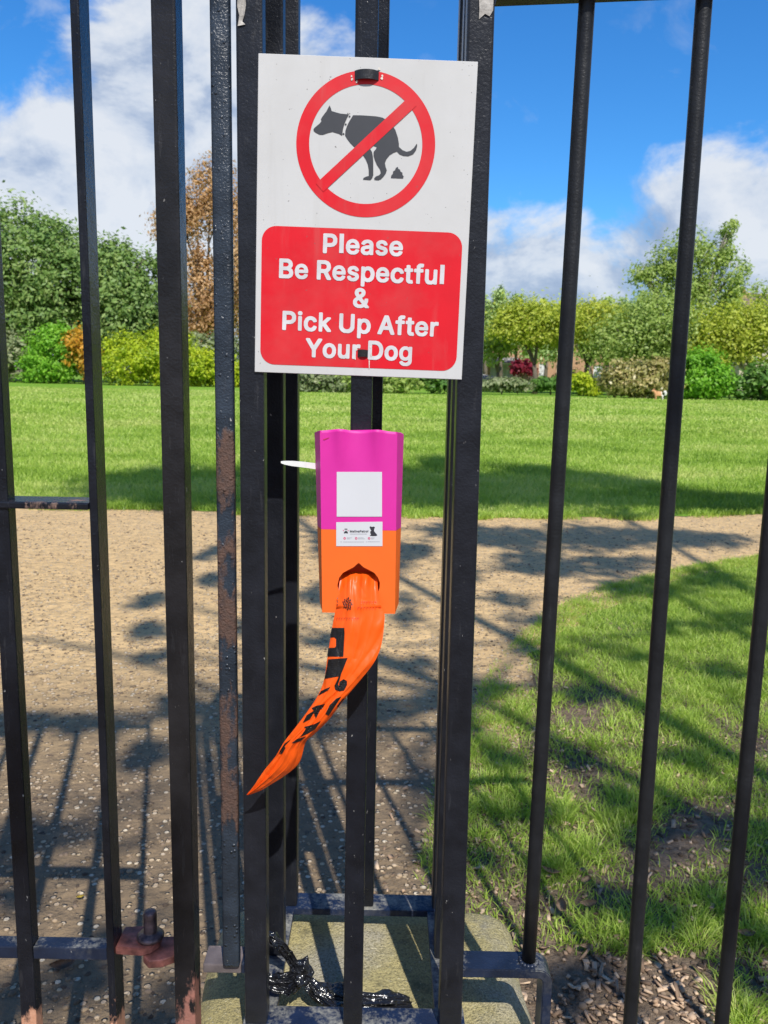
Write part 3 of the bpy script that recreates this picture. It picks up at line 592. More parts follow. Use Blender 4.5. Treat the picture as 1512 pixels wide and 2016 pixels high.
# scuff scratched into the pink shell
def scuffpx(x, y): return DP(540+x/4.447, 820+y/4.447)
flat('scuff_mark', [[scuffpx(*p) for p in ((428, 198), (440, 195), (455, 190), (480, 183), (481, 187), (458, 196), (445, 203), (430, 205))]], Matrix.Translation(-Vector(disp.location)) @ MX @ Matrix.Translation((0, 0, 0.0006)), plain('scuffed_red', (0.5, 0.02, 0.08), 0.7), disp)
# ------------------------------------------------------------------ orange bag hanging from the dispenser
def c6(p): return (440+p[0]/3.6, 1080+p[1]/3.6)
Lp = [(840,165),(828,200),(815,300),(805,390),(785,480),(770,560),(752,670),(735,780),(715,920),(670,1040),(590,1160),(500,1280),(430,1370),(370,1470),(290,1570),(215,1680),(163,1745)]
Rp = [(1075,165),(1090,200),(1094,280),(1110,390),(1140,465),(1138,540),(1125,650),(1100,740),(1052,830),(930,980),(868,1055),(740,1220),(640,1318),(582,1375),(520,1540),(300,1695),(178,1748)]
Yp = [0.850,0.842,0.834,0.829,0.826,0.823,0.820,0.817,0.814,0.812,0.811,0.812,0.814,0.817,0.822,0.830,0.838]
Lp = np.array([c6(p) for p in Lp]); Rp = np.array([c6(p) for p in Rp]); Yp = np.array(Yp)
NR, NC = 150, 56
s_ = np.linspace(0, len(Lp)-1, NR)
def cr(A, s):
    i = np.clip(np.floor(s).astype(int), 0, len(A)-2); u = (s-i)
    A2 = A if A.ndim == 2 else A[:, None]; u = u[:, None]
    p0 = A2[np.maximum(i-1, 0)]; p1 = A2[i]; p2 = A2[i+1]; p3 = A2[np.minimum(i+2, len(A)-1)]
    return 0.5*(2*p1+(p2-p0)*u+(2*p0-5*p1+4*p2-p3)*u**2+(3*p1-p0-3*p2+p3)*u**3)
LL, RR, YY = cr(Lp, s_), cr(Rp, s_), cr(Yp, s_)[:, 0]
tt = np.linspace(0, 1, NC)
px = LL[:, None, :]*(1-tt)[None, :, None]+RR[:, None, :]*tt[None, :, None]
w_ = np.hypot(*(RR-LL).T)/90.0
yy = np.zeros((NR, NC))
for i in range(NR):
    r = i/NR; gather = max(0.0, 1-r/0.30)
    for j in range(NC):
        t = tt[j]
        fold = 0.0032*gather*math.sin(t*15+0.6)*(0.6+0.4*math.sin(r*20))+0.0016*math.sin(t*7.5+r*7)*min(1, w_[i])
        fold += 0.0012*mn.noise(Vector((t*5.0, r*9.0, 2.1)))+0.0022*abs(mn.noise(Vector((t*3+r*6, r*5-t*2, 7.7))))
        for (ca, cb, cc_, cd) in ((0.9, -0.35, 0.28, 1), (0.8, 0.5, 0.75, -1), (0.6, -0.9, -0.25, 1), (0.9, 0.2, 0.55, -1), (0.5, -1.0, -0.5, 1), (0.95, -0.1, 0.18, 1), (0.7, 0.8, 1.0, -1), (0.6, 1.1, 0.95, 1)):
            fold += cd*0.0011*math.exp(-abs(ca*t+cb*r-cc_)/0.035)
        curl = 0.007*min(1, w_[i])*(abs(2*t-1)**3)*(0.4+0.6*(r > 0.2))
        yy[i, j] = YY[i]+fold+curl-0.002
pts = np.zeros((NR, NC, 3))
for i in range(NR):
    for j in range(NC): pts[i, j] = P(px[i, j, 0], px[i, j, 1], yy[i, j])
idx = np.arange(NR*NC).reshape(NR, NC)
F = np.stack([idx[:-1, :-1], idx[:-1, 1:], idx[1:, 1:], idx[1:, :-1]], -1).reshape(-1, 4)
m, t, bs, pos, g = base('orange_film', 0.36, 0.32)
setc(t, bs, (0.95, 0.115, 0.008))
tr = N(t, 'ShaderNodeBsdfTranslucent', i={'Color': (1.0, 0.12, 0.01, 1)})
bump(t, bs, mth(t, 'ABSOLUTE', mth(t, 'SUBTRACT', noise(t, N(t, 'ShaderNodeMapping', i={'Vector': pos, 'Scale': (1.3, 1, 0.8), 'Rotation': (0, 0.5, 0)}).outputs[0], 38, 2, 0.45), 0.5)), 0.004)
mx = N(t, 'ShaderNodeMixShader', i={0: 0.16, 1: bs.outputs[0], 2: tr.outputs[0]}); t.links.new(mx.outputs[0], t.nodes['Material Output'].inputs[0])
bag = np_mesh('plastic_bag', pts.reshape(-1, 3), F, m, smooth=True)
tag(bag, 'orange dog waste bag pulled out of the dispenser and blown sideways', 'bag')
sm_px = px.reshape(-1, 2); sm_y = yy.ravel()
def bagY(x, y):
    d = (sm_px[:, 0]-x)**2+(sm_px[:, 1]-y)**2; k = np.argpartition(d, 4)[:4]; w = 1/(d[k]+1e-3); return float((sm_y[k]*w).sum()/w.sum())
def bagprint(name, polys, mat):
    cu = [[(c6(p)[0], -c6(p)[1]) for p in q] for q in polys]
    o = flat(name, cu, Matrix.Identity(4), mat, bag)
    bm = bmesh.new(); bm.from_mesh(o.data)
    for _ in range(4):
        es = [e for e in bm.edges if e.calc_length() > 2.2]
        if not es: break
        bmesh.ops.subdivide_edges(bm, edges=es, cuts=1); bmesh.ops.triangulate(bm, faces=bm.faces[:])
    for v in bm.verts:
        x, y = v.co.x, -v.co.y
        v.co = P(x, y, bagY(x, y)-0.0008)
    bm.to_mesh(o.data); bm.free()
M_bagink = plain('bag_black_print', (0.010, 0.009, 0.009), 0.4, 0.35, 200, 0.2, 0.0006, 220)
prints = [[(767,562),(855,562),(858,600),(850,765),(735,765),(742,705),(790,702),(798,690),(798,640),(785,628),(752,630)],
 [(742,785),(880,775),(850,850),(835,885),(822,935),(812,962),(818,975),(822,945),(850,925),(875,938),(876,965),(855,1005),(820,1012),(792,1000),(787,970),(800,945),(818,905),(715,922),(735,830)],
 [(757,980),(740,1005),(672,1042),(690,1010),(720,995)],
 [(655,1115),(720,1100),(700,1135),(640,1165),(612,1210),(562,1235),(590,1180),(640,1150),(625,1130)],
 [(800,1062),(835,1050),(745,1185),(655,1205),(688,1140),(712,1150),(690,1180),(722,1172),(752,1110)],
 [(640,1245),(690,1222),(650,1280),(600,1310),(545,1335),(585,1275),(570,1265)],
 [(847,1062),(855,1066),(812,1125),(803,1118)],
 [(588,1330),(545,1365),(500,1380),(482,1378),(520,1350)],
 [(478,1352),(440,1392),(390,1462),(402,1430),(432,1382)],
 [(430,1402),(440,1412),(415,1455),(398,1458)]]
for k in range(26):                                  # round emblem made of small drops
    a = k*2.399; r_ = 7.2*math.sqrt(k+0.6)
    cx, cy = 880+r_*math.cos(a)*0.92, 392+r_*math.sin(a)*1.2
    if cy > 345: prints.append([(cx+4.6*math.cos(q)+1.5*math.sin(q), cy+7.0*math.sin(q)) for q in np.linspace(0, 5.5, 8)])
prints += [[(808+3*math.cos(q), y+6*math.sin(q)) for q in np.linspace(0, 5.5, 7)] for y in (352, 376, 398)]
bagprint('printed_lettering', prints, M_bagink)
M_faint = plain('bag_faint_print', (0.62, 0.06, 0.006), 0.35)
fp = []
for x0_, x1_, y_ in ((975, 1100, 385), (950, 1095, 425), (800, 960, 500)):
    x = x0_
    while x < x1_-8:
        w = random.choice((10, 13, 16)); fp += [[(x, y_-11), (x+4, y_-11), (x+4, y_+9), (x, y_+9)], [(x+4, y_-11), (x+w, y_-11), (x+w, y_-6), (x+4, y_-6)]]; x += w+7
bagprint('faint_lettering', fp, M_faint)

# ------------------------------------------------------------------ black bag knotted round the corner post
m, t, bs, pos, g = base('black_film', 0.14, 0.8); setc(t, bs, (0.010, 0.010, 0.012))
bump(t, bs, noise(t, N(t, 'ShaderNodeMapping', i={'Vector': pos, 'Scale': (0.4, 1, 1)}).outputs[0], 110, 3, 0.5, 1.5), 0.003)
def crumple(bm, pts, radii, seed, fold=0.45, n=60, flat_=0.75):
    """a twisted, pleated tube of film along a path"""
    pts = [Vector(p) for p in pts]; K = len(pts); rings = []
    for i in range(K*9-8):
        s = i/9; k = min(int(s), K-2); u = s-k
        c = pts[k].lerp(pts[k+1], u); r = radii[k]*(1-u)+radii[k+1]*u
        d = (pts[min(k+1, K-1)]-pts[max(k-1, 0)] if u < 0.5 else pts[min(k+2, K-1)]-pts[k]).normalized()
        a = d.cross(Vector((0.1, 0.4, 1))).normalized(); b_ = d.cross(a)
        rg = []
        for j in range(n):
            th = 2*math.pi*j/n
            q = 0.85+fold*(abs(math.sin(th*3.5+seed+s*0.5))*0.9-0.3+abs(math.sin(th*6.5+seed*2-s*0.35))*0.45)+fold*mn.noise(Vector((math.cos(th)*1.6+seed, math.sin(th)*1.6, s*1.1)))*0.9+0.10*mn.noise(Vector((math.cos(th)*4, math.sin(th)*4+seed, s*3.0)))
            rg.append(bm.verts.new(c+(a*math.cos(th)+b_*math.sin(th)*flat_)*r*q))
        rings.append(rg)
    for p_, q_ in zip(rings, rings[1:]):
        for j in range(n): bm.faces.new((p_[j], p_[(j+1) % n], q_[(j+1) % n], q_[j]))
    bm.faces.new(rings[0]); bm.faces.new(rings[-1])
ZT = zc+0.006
def Q(px, py, z): return G(px, py, z)
b = MB()
kn = Q(592, 1918, zc+0.052)
crumple(b.bm, [Q(600, 1926, zc+0.045), Q(620, 1948, zc+0.032), Q(652, 1966, zc+0.021), Q(690, 1972, zc+0.017), Q(735, 1974, zc+0.015), Q(770, 1972, zc+0.016), Q(806, 1974, zc+0.009)], [0.006, 0.013, 0.020, 0.017, 0.015, 0.016, 0.009], 1.0, 0.6, 80, 0.55)
crumple(b.bm, [kn+Vector((-0.013, -0.002, 0.006)), kn+Vector((0, 0, 0.002)), kn+Vector((0.013, -0.004, -0.004))], [0.010, 0.016, 0.007], 3.0, 0.6, 60, 0.9)
crumple(b.bm, [kn, Q(570, 1885, zc+0.075), Q(552, 1862, zc+0.095), Q(536, 1846, zc+0.105), Q(520, 1842, zc+0.105)], [0.005, 0.008, 0.009, 0.010, 0.006], 5.0, 0.6, 60, 0.55)
crumple(b.bm, [kn, Q(566, 1925, zc+0.056), Q(545, 1928, zc+0.058), Q(522, 1926, zc+0.06)], [0.006, 0.009, 0.010, 0.007], 9.0, 0.6, 60, 0.5)
crumple(b.bm, [kn, Q(560, 1950, zc+0.05), Q(536, 1940, zc+0.055), Q(522, 1938, zc+0.055)], [0.005, 0.010, 0.009, 0.005], 12.0, 0.6, 60, 0.5)
bmesh.ops.triangulate(b.bm, faces=b.bm.faces[:]); bmesh.ops.recalc_face_normals(b.bm, faces=b.bm.faces); b.bm.normal_update()
for v in b.bm.verts:
    p = v.co
    rd = (0.5-abs(mn.noise(Vector((p.x*40, p.y*60, p.z*60)))))*0.004
    v.co = p+v.normal*(rd-0.002)
for v in b.bm.verts: v.co.z = max(v.co.z, zc+0.001)
o = b.build('plastic_bag', m, None, True)
tag(o, 'crumpled shiny black bag knotted round the corner post above the concrete', 'bag')

# tape scraps near the top of the posts
M_tape = plain('old_tape', (0.34, 0.32, 0.29), 0.55, 0.4, 120, 0.5, 0.0006, 200)
def scrap(poly, Y, label):
    b = MB(); n = len(poly); v = [b.bm.verts.new(P(x, y, Y-0.0006-0.0012*random.random())) for x, y in poly]
    f = b.bm.faces.new(v); r = bmesh.ops.extrude_face_region(b.bm, geom=[f]); bmesh.ops.translate(b.bm, vec=(0, 0.0005, 0), verts=[q for q in r['geom'] if isinstance(q, bmesh.types.BMVert)])
    o = b.build('tape_scrap', M_tape); tag(o, label, 'tape scrap', 'torn tape left on the posts')
scrap([(468, -20), (482, -20), (484, 10), (481, 30), (477, 42), (483, 48), (468, 51), (471, 30), (467, 12)], YF, 'torn grey tape scrap stuck on the left pier post')
scrap([(942, -20), (972, -20), (971, 20), (964, 32), (955, 27), (943, 38), (944, 16)], YF, 'torn grey tape scrap stuck on the right pier post')

# ------------------------------------------------------------------ ground, path, lawn
def groundmat(name, kind):
    m, t, b, pos, g = base(name, 0.95, 0.15)
    if kind == 'path':
        n = noise(t, pos, 1.2, 5, 0.6); n3 = noise(t, pos, 24, 5, 0.7)
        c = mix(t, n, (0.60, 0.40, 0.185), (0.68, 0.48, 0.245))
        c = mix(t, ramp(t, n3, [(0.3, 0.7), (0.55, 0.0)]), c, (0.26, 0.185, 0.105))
        # darker brown earth near the gate
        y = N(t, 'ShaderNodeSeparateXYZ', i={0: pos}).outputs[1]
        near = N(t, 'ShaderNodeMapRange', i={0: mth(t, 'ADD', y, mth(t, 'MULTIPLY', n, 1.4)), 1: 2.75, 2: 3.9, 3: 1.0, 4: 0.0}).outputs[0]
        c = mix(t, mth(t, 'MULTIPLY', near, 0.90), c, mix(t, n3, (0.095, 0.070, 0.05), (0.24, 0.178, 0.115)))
        vo = N(t, 'ShaderNodeTexVoronoi', i={'Vector': pos, 'Scale': 62.0, 'Randomness': 1.0})
        sp = N(t, 'ShaderNodeSeparateXYZ', i={0: vo.outputs['Color']}).outputs[0]
        st = mth(t, 'MULTIPLY', ramp(t, vo.outputs['Distance'], [(0.32, 1.0), (0.45, 0.0)]), ramp(t, sp, [(0.55, 0.0), (0.62, 0.85)]))
        c = mix(t, st, c, ramp(t, sp, [(0.6, (0.62, 0.48, 0.30)), (0.8, (0.46, 0.35, 0.24)), (1.0, (0.70, 0.60, 0.44))]))
        h = mth(t, 'ADD', mth(t, 'MULTIPLY', st, 0.9), n3)
        bump(t, b, mth(t, 'ADD', h, mth(t, 'MULTIPLY', noise(t, pos, 10, 4, 0.6), 2.2)), 0.014)
    elif kind == 'soil':
        n = noise(t, pos, 3.0, 6, 0.65); n3 = noise(t, pos, 45, 5, 0.7)
        c = mix(t, n, (0.19, 0.14, 0.098), (0.33, 0.245, 0.165)); c = mix(t, ramp(t, n3, [(0.35, 0.7), (0.6, 0.0)]), c, (0.07, 0.05, 0.035))
        far = N(t, 'ShaderNodeMapRange', i={0: N(t, 'ShaderNodeSeparateXYZ', i={0: pos}).outputs[1], 1: 2.6, 2: 3.6, 3: 0.0, 4: 0.85}).outputs[0]
        xx = N(t, 'ShaderNodeMapRange', i={0: N(t, 'ShaderNodeSeparateXYZ', i={0: pos}).outputs[0], 1: 0.4, 2: 1.0, 3: 0.0, 4: 1.0}).outputs[0]
        c = mix(t, mth(t, 'MULTIPLY', far, xx), c, mix(t, n3, (0.07, 0.15, 0.02), (0.15, 0.27, 0.04)))
        bump(t, b, mth(t, 'ADD', n3, mth(t, 'MULTIPLY', n, 1.5)), 0.02)
    else:
        mp = N(t, 'ShaderNodeMapping', i={'Vector': pos, 'Scale': (0.45, 1.0, 1)}).outputs[0]
        n = noise(t, mp, 0.28, 8, 0.68); n3 = noise(t, pos, 9, 6, 0.75)
        c = mix(t, ramp(t, n, [(0.35, 0.0), (0.65, 1.0)]), (0.17, 0.33, 0.030), (0.25, 0.40, 0.045))
        c = mix(t, ramp(t, n3, [(0.35, 0.55), (0.6, 0.0)]), c, (0.085, 0.20, 0.02))
        c = mix(t, ramp(t, noise(t, pos, 0.9, 5, 0.7), [(0.62, 0.0), (0.72, 0.35)]), c, (0.40, 0.40, 0.14))
        bump(t, b, n3, 0.05)
    setc(t, b, c)
    return m
def sheet(name, poly, z, m, jag=0.0, step=0.06, closed_far=60):
    out = []
    for (a, c) in zip(poly, poly[1:]+poly[:1]):
        a, c = np.array(a), np.array(c); L_ = np.hypot(*(c-a)); n = max(1, int(L_/step)) if (max(a[1], c[1]) < 9 and abs(a[0]) < 9 and abs(c[0]) < 9) else 1
        nrm = np.array([-(c-a)[1], (c-a)[0]])/max(L_, 1e-6)
        for k in range(n):
            p = a+(c-a)*k/n
            q = jag*(mn.noise(Vector((p[0]*2.1, p[1]*2.1, 0)))+0.6*mn.noise(Vector((p[0]*8, p[1]*8, 3)))+0.4*mn.noise(Vector((p[0]*22, p[1]*22, 5)))) if n > 1 else 0
            out.append(tuple(p+nrm*q))
    o = flat(name, [out], Matrix.Translation((0, 0, z)), m, None)
    return tag(o, kind='structure')
b = MB().quad((-500, -300, -0.004), (500, -300, -0.004), (500, 900, -0.004), (-500, 900, -0.004))
o = b.build('ground', groundmat('soil_and_mulch', 'soil')); tag(o, kind='structure')
far_edge = [(-9, 6.35), (-6, 6.35), (-2.5, 6.25), (-1.2, 6.20), (-0.2, 6.12), (0.8, 6.15), (1.7, 6.30), (2.95, 6.55), (4.5, 6.8), (8.5, 7.3)]
near_edge = [(8.5, 6.1), (4.2, 5.45), (2.31, 5.02), (1.5, 4.50), (1.12, 4.15), (0.82, 3.78), (0.58, 3.35), (0.40, 2.95), (0.27, 2.5), (0.17, 2.1), (0.10, 1.75), (0.03, 1.45), (-0.02, 1.2), (-0.05, 0.8), (-0.1, -4), (-9, -4)]
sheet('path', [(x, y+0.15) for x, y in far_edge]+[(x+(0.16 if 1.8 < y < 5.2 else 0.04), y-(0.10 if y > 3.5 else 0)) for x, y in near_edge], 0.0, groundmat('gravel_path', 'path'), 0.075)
sheet('lawn', far_edge+[(120, 9), (120, 140), (-120, 140), (-120, 6.35)], 0.004, groundmat('mown_lawn', 'lawn'), 0.05)

def near_x(y): return np.interp(y, [p[1] for p in near_edge[::-1]][1:], [p[0] for p in near_edge[::-1]][1:])
def far_y(x): return np.interp(x, [p[0] for p in far_edge], [p[1] for p in far_edge])
def inview(x, y, mx_=0.05):
    return np.abs(x) < (0.49+mx_)*y+0.12
# ---- grass blades
def blades(name, bx, by, bz, h, w, lean, var, m, seg2=True):
    n = len(bx); a = rng.uniform(0, 2*np.pi, n); la = lean[0]; ll = lean[1]
    ux, uy = np.cos(a)*w/2, np.sin(a)*w/2
    mxx, myy = bx+np.cos(la)*ll*0.35, by+np.sin(la)*ll*0.35
    tx, ty = bx+np.cos(la)*ll, by+np.sin(la)*ll
    tz = np.sqrt(np.maximum(h**2-ll**2, (0.35*h)**2))
    V = np.zeros((n, 5, 3))
    V[:, 0] = np.stack([bx-ux, by-uy, bz], 1); V[:, 1] = np.stack([bx+ux, by+uy, bz], 1)
    V[:, 2] = np.stack([mxx+ux*.75, myy+uy*.75, bz+tz*0.6], 1); V[:, 3] = np.stack([mxx-ux*.75, myy-uy*.75, bz+tz*0.6], 1)
    V[:, 4] = np.stack([tx, ty, bz+tz], 1)
    k = np.arange(n)[:, None]*5
    F = np.concatenate([k+np.array([[0, 1, 2]]), k+np.array([[0, 2, 3]]), k+np.array([[3, 2, 4]])], 0)
    o = np_mesh(name, V.reshape(-1, 3), F, m, var=np.repeat(var, 5)); return o
M_blade = leafmat('grass_blade', (0.17, 0.28, 0.034), (0.40, 0.55, 0.085), 0.42, 0.45, (0.62, 0.65, 0.22))
def vnoise(x, y, s, seed=0):
    return np.array([mn.noise(Vector((a*s, b_*s, seed))) for a, b_ in zip(x, y)])
BX, BY, BH, BW, LA, LL_, VA = [], [], [], [], [], [], []
def add(x, y, h, w, la, ll, va):
    for L_, v in zip((BX, BY, BH, BW, LA, LL_, VA), (x, y, h, w, la, ll, va)): L_.append(v)
# tufts on the bare ground right of the path
nt_ = 2600
ty = 1.05+4.6*rng.random(nt_)**1.5; tx = near_x(ty)+0.02+rng.random(nt_)**1.0*(0.60*ty+0.5-near_x(ty))
dn = vnoise(tx, ty, 1.9, 4)+0.6*vnoise(tx, ty, 5.0, 9)
dist_ = tx-near_x(ty)
keep = (dn+np.clip((ty-2.3)*0.20, -0.12, 0.55)+np.clip((dist_-0.50)*0.8, -0.34, 0.16)*np.clip((3.6-ty)/1.2, 0, 1) > -0.20+0.34*rng.random(nt_)) & inview(tx, ty, 0.1)
mulch = (tx > 0.28) & (tx < 0.60) & (ty < 1.42)
keep &= ~mulch | (rng.random(nt_) < 0.1)
tx, ty = tx[keep], ty[keep]
for x, y in zip(tx, ty):
    k = int(rng.integers(38, 80)); r = 0.020+0.035*rng.random(); hh = 0.022+0.030*rng.random()
    a = rng.uniform(0, 2*np.pi, k); q = r*np.sqrt(rng.random(k)); tv = rng.normal(0, .10)
    h = hh*(0.55+0.6*rng.random(k))
    add(x+q*np.cos(a), y+q*np.sin(a), h, 0.0016+0.0018*rng.random(k), a+rng.normal(0, 0.7, k), h*(0.4+0.6*rng.random(k)), np.clip(0.50+tv+rng.normal(0, 0.17, k), 0, 1))
# short sward between
n = 190000
y = 1.1+4.4*rng.random(n); x = near_x(y)+rng.random(n)*(0.60*y+0.4-near_x(y))
dn = np.array([mn.noise(Vector((a*1.9, b_*1.9, 4)))+0.6*mn.noise(Vector((a*5, b_*5, 9))) for a, b_ in zip(x, y)])
k = (dn+np.clip((y-2.3)*0.20, -0.10, 0.6)+np.clip((x-near_x(y)-0.5)*0.8, -0.34, 0.2)*np.clip((3.6-y)/1.2, 0, 1) > -0.52+0.78*rng.random(n)) & inview(x, y, .08) & ~((x > .28) & (x < .6) & (y < 1.4))
x, y = x[k], y[k]; n = len(x); h = 0.011+0.024*rng.random(n)
add(x, y, h, 0.0018+0.0016*rng.random(n), rng.uniform(0, 6.28, n), h*(0.4+0.58*rng.random(n)), np.clip(0.50+rng.normal(0, .18, n), 0, 1))
# lawn beyond the path
n = 300000
y = 6.05+ (rng.random(n)**1.7)*13; x = (rng.random(n)*2-1)*(0.53*y)
fy = far_y(x); d = y-fy
k = (d > -0.10+0.22*np.array([mn.noise(Vector((a*3, b_*3, 1))) for a, b_ in zip(x, y)])+0.12*rng.random(n))
x, y, d = x[k], y[k], d[k]; n = len(x); h = (0.028+0.034*rng.random(n))*(1+0.03*(y-6))
add(x, y, h, (0.0045+0.004*rng.random(n))*(0.6+y/13), rng.uniform(0, 6.28, n), h*(0.3+0.6*rng.random(n)), np.clip(0.52+rng.normal(0, .15, n)+0.55*np.array([mn.noise(Vector((a*0.5, b_*0.9, 2)))+0.5*mn.noise(Vector((a*2, b_*2.5, 6))) for a, b_ in zip(x, y)]), 0, 1))
n = 110000
y = 15+26*rng.random(n)**1.2; x = (rng.random(n)*2-1)*(0.53*y); h = (0.05+0.05*rng.random(n))
add(x, y, h, 0.012+0.0007*y+0.008*rng.random(n), rng.uniform(0, 6.28, n), h*(0.3+0.6*rng.random(n)), np.clip(0.66+rng.normal(0, .14, n)+0.45*np.array([mn.noise(Vector((a*0.3, b_*0.4, 2)))+0.4*mn.noise(Vector((a, b_, 6))) for a, b_ in zip(x, y)]), 0, 1))

A = [np.concatenate(v) for v in (BX, BY, BH, BW, LA, LL_, VA)]
o = blades('grass', A[0], A[1], np.where(A[1] > 5.9, 0.003, -0.004), A[2], A[3], (A[4], A[5]), A[6], M_blade)
tag(o, kind='stuff')
# ---- gravel stones
def stones(name, x, y, r, z, m, sub=1, flatz=0.6):
    bm = bmesh.new(); bmesh.ops.create_icosphere(bm, subdivisions=sub, radius=1)
    bv = np.array([v.co[:] for v in bm.verts]); bf = np.array([[v.index for v in f.verts] for f in bm.faces]); bm.free()
    n = len(x); K = len(bv)
    sc_ = np.stack([r*(0.75+.6*rng.random(n)), r*(0.65+.5*rng.random(n)), r*flatz*(0.6+.6*rng.random(n))], 1)
    V = bv[None]*(1+0.32*(rng.random((n, K, 1))-0.5))*sc_[:, None, :]
    a = rng.uniform(0, 6.28, n); c, s = np.cos(a)[:, None], np.sin(a)[:, None]
    V = np.stack([V[..., 0]*c-V[..., 1]*s, V[..., 0]*s+V[..., 1]*c, V[..., 2]], -1)
    V += np.stack([x, y, z+sc_[:, 2]*0.25], 1)[:, None, :]
    F = (bf[None]+(np.arange(n)*K)[:, None, None]).reshape(-1, 3)
    return np_mesh(name, V.reshape(-1, 3), F, m, var=np.repeat(rng.random(n)**2.1, K))
M_stone = leafmat('gravel_stone', (0.13, 0.095, 0.06), (0.31, 0.225, 0.14), 0.0, 0.9, (0.48, 0.37, 0.25))
n = 21000; y = 1.0+5.3*rng.random(n)**1.4; x = -0.60*y-0.2+rng.random(n)*(near_x(y)+0.30+0.60*y+0.2)
cl = vnoise(x, y, 2.4, 21)
k = (cl > -0.25+0.5*(rng.random(n)-0.5)); x, y = x[k], y[k]; n = len(x)
r = 0.0013+0.0050*rng.random(n)**5+0.0007*y
o = stones('gravel', x, y, r, np.zeros(n), M_stone); tag(o, kind='stuff')
# ---- wood chips and bits on the soil
def chips_(name, x, y, L_, W_, T_, m, tiltmax=0.6):
    n = len(x); base_ = np.array([[-.5, -.5, -.5], [.42, -.5, -.5], [.5, .35, -.5], [-.4, .5, -.5], [-.5, -.4, .5], [.5, -.5, .5], [.42, .5, .5], [-.46, .45, .5]])
    fb = np.array([[0, 3, 2, 1], [4, 5, 6, 7], [0, 1, 5, 4], [1, 2, 6, 5], [2, 3, 7, 6], [3, 0, 4, 7]])
    V = base_[None]*np.stack([L_, W_, T_], 1)[:, None, :]*(1+0.3*(rng.random((n, 8, 3))-.5))
    a = rng.uniform(0, 6.28, n); t1 = rng.uniform(-tiltmax, tiltmax, n); c, s = np.cos(t1)[:, None], np.sin(t1)[:, None]
    V = np.stack([V[..., 0]*c-V[..., 2]*s, V[..., 1], V[..., 0]*s+V[..., 2]*c], -1)
    t2 = rng.uniform(-tiltmax, tiltmax, n); c, s = np.cos(t2)[:, None], np.sin(t2)[:, None]
    V = np.stack([V[..., 0], V[..., 1]*c-V[..., 2]*s, V[..., 1]*s+V[..., 2]*c], -1)
    c, s = np.cos(a)[:, None], np.sin(a)[:, None]
    V = np.stack([V[..., 0]*c-V[..., 1]*s, V[..., 0]*s+V[..., 1]*c, V[..., 2]], -1)
    zmin = V[..., 2].min(1); V += np.stack([x, y, -zmin-0.004], 1)[:, None, :]
    F = (fb[None]+(np.arange(n)*8)[:, None, None]).reshape(-1, 4)
    return np_mesh(name, V.reshape(-1, 3), F, m, var=np.repeat(rng.random(n), 8))
M_chip = leafmat('wood_chip', (0.13, 0.085, 0.055), (0.38, 0.255, 0.165), 0.0, 0.85, (0.62, 0.46, 0.31))
n = 10500; y = 0.95+1.5*rng.random(n)**1.6; x = -0.12+rng.random(n)*(0.62*y+.35)
dens = np.where((x > .16) & (x < .66) & (y < 1.38+0.1*np.sin(x*17)), 0.85, 0.22)*np.where(x < near_x(y)-0.1, 0.25, 1.0)
k = rng.random(n) < dens; x, y = x[k], y[k]; n = len(x)
o = chips_('wood_chips', x, y, 0.006+0.022*rng.random(n)**2.4, 0.004+0.008*rng.random(n)**1.4, 0.0015+0.003*rng.random(n), M_chip); tag(o, kind='stuff')
# fine crumbs of earth
n = 9000; y = 0.95+2.6*rng.random(n)**1.3; x = -0.55*y+rng.random(n)*1.15*y
o = stones('dirt', x, y, 0.0025+0.006*rng.random(n)**2.2, np.full(n, -0.004), leafmat('earth_crumb', (0.07, 0.05, 0.035), (0.16, 0.115, 0.08), 0.0, 0.95, (0.26, 0.19, 0.13)), 1, 0.8); tag(o, kind='stuff')
# dry leaves lying on the ground
M_dry = plain('dry_leaf', (0.43, 0.31, 0.20), 0.8, 0.2, 80, 0.3)
M_yel = plain('yellow_leaf', (0.55, 0.42, 0.08), 0.7, 0.2, 80, 0.2)
def dry_leaf(px, py, L_, a, label, m=M_dry, z=0.010):
    c = G(px, py, z); b = MB(); n = 9; pv = None
    for i in range(n+1):
        s = i/n; w = L_*0.27*math.sin(math.pi*(0.04+0.93*s))**0.8; x = (s-0.5)*L_; zz = 0.012*(2*s-1)**2*L_/0.05+0.001
        p = [Vector((x, -w, zz+0.006*w/0.012)), Vector((x, 0, zz)), Vector((x, w*0.9, zz+0.009*w/0.012))]
        v = [b.bm.verts.new(c+Matrix.Rotation(a, 3, 'Z') @ q) for q in p]
        if pv:
            for k in range(2): b.bm.faces.new((pv[k], pv[k+1], v[k+1], v[k]))
        pv = v
    r = bmesh.ops.solidify(b.bm, geom=b.bm.faces[:], thickness=0.0006)
    o = b.build('dry_leaf', m, None, True); tag(o, label, 'leaf', 'dry leaves on the ground')
dry_leaf(1104, 1790, 0.042, 1.3, 'largest pale dry leaf on the grass just right of the bracket bar', z=0.02)
dry_leaf(1158, 1784, 0.036, 0.2, 'dry leaf lying flat beside the largest pale leaf', z=0.016)
dry_leaf(1084, 1720, 0.040, 2.6, 'brown dry leaf close behind the round bar at the grass edge')
dry_leaf(1152, 1736, 0.030, 0.7, 'small curled dry leaf above the pale leaves on the grass')
dry_leaf(1152, 1866, 0.022, 0.2, 'orange brown leaf in the shade right of the bracket', z=0.012)
dry_leaf(1470, 1842, 0.036, 0.1, 'long dry leaf behind the last round bar on the right')
dry_leaf(158, 1768, 0.016, 0.4, 'small yellow leaf on the earth behind the gate rail', M_yel, 0.004)
dry_leaf(125, 1905, 0.045, 0.5, 'brown leaf on the earth below the gate rail', plain('brown_leaf', (0.27, 0.17, 0.11), 0.8, 0.2, 80, 0.3), 0.006)
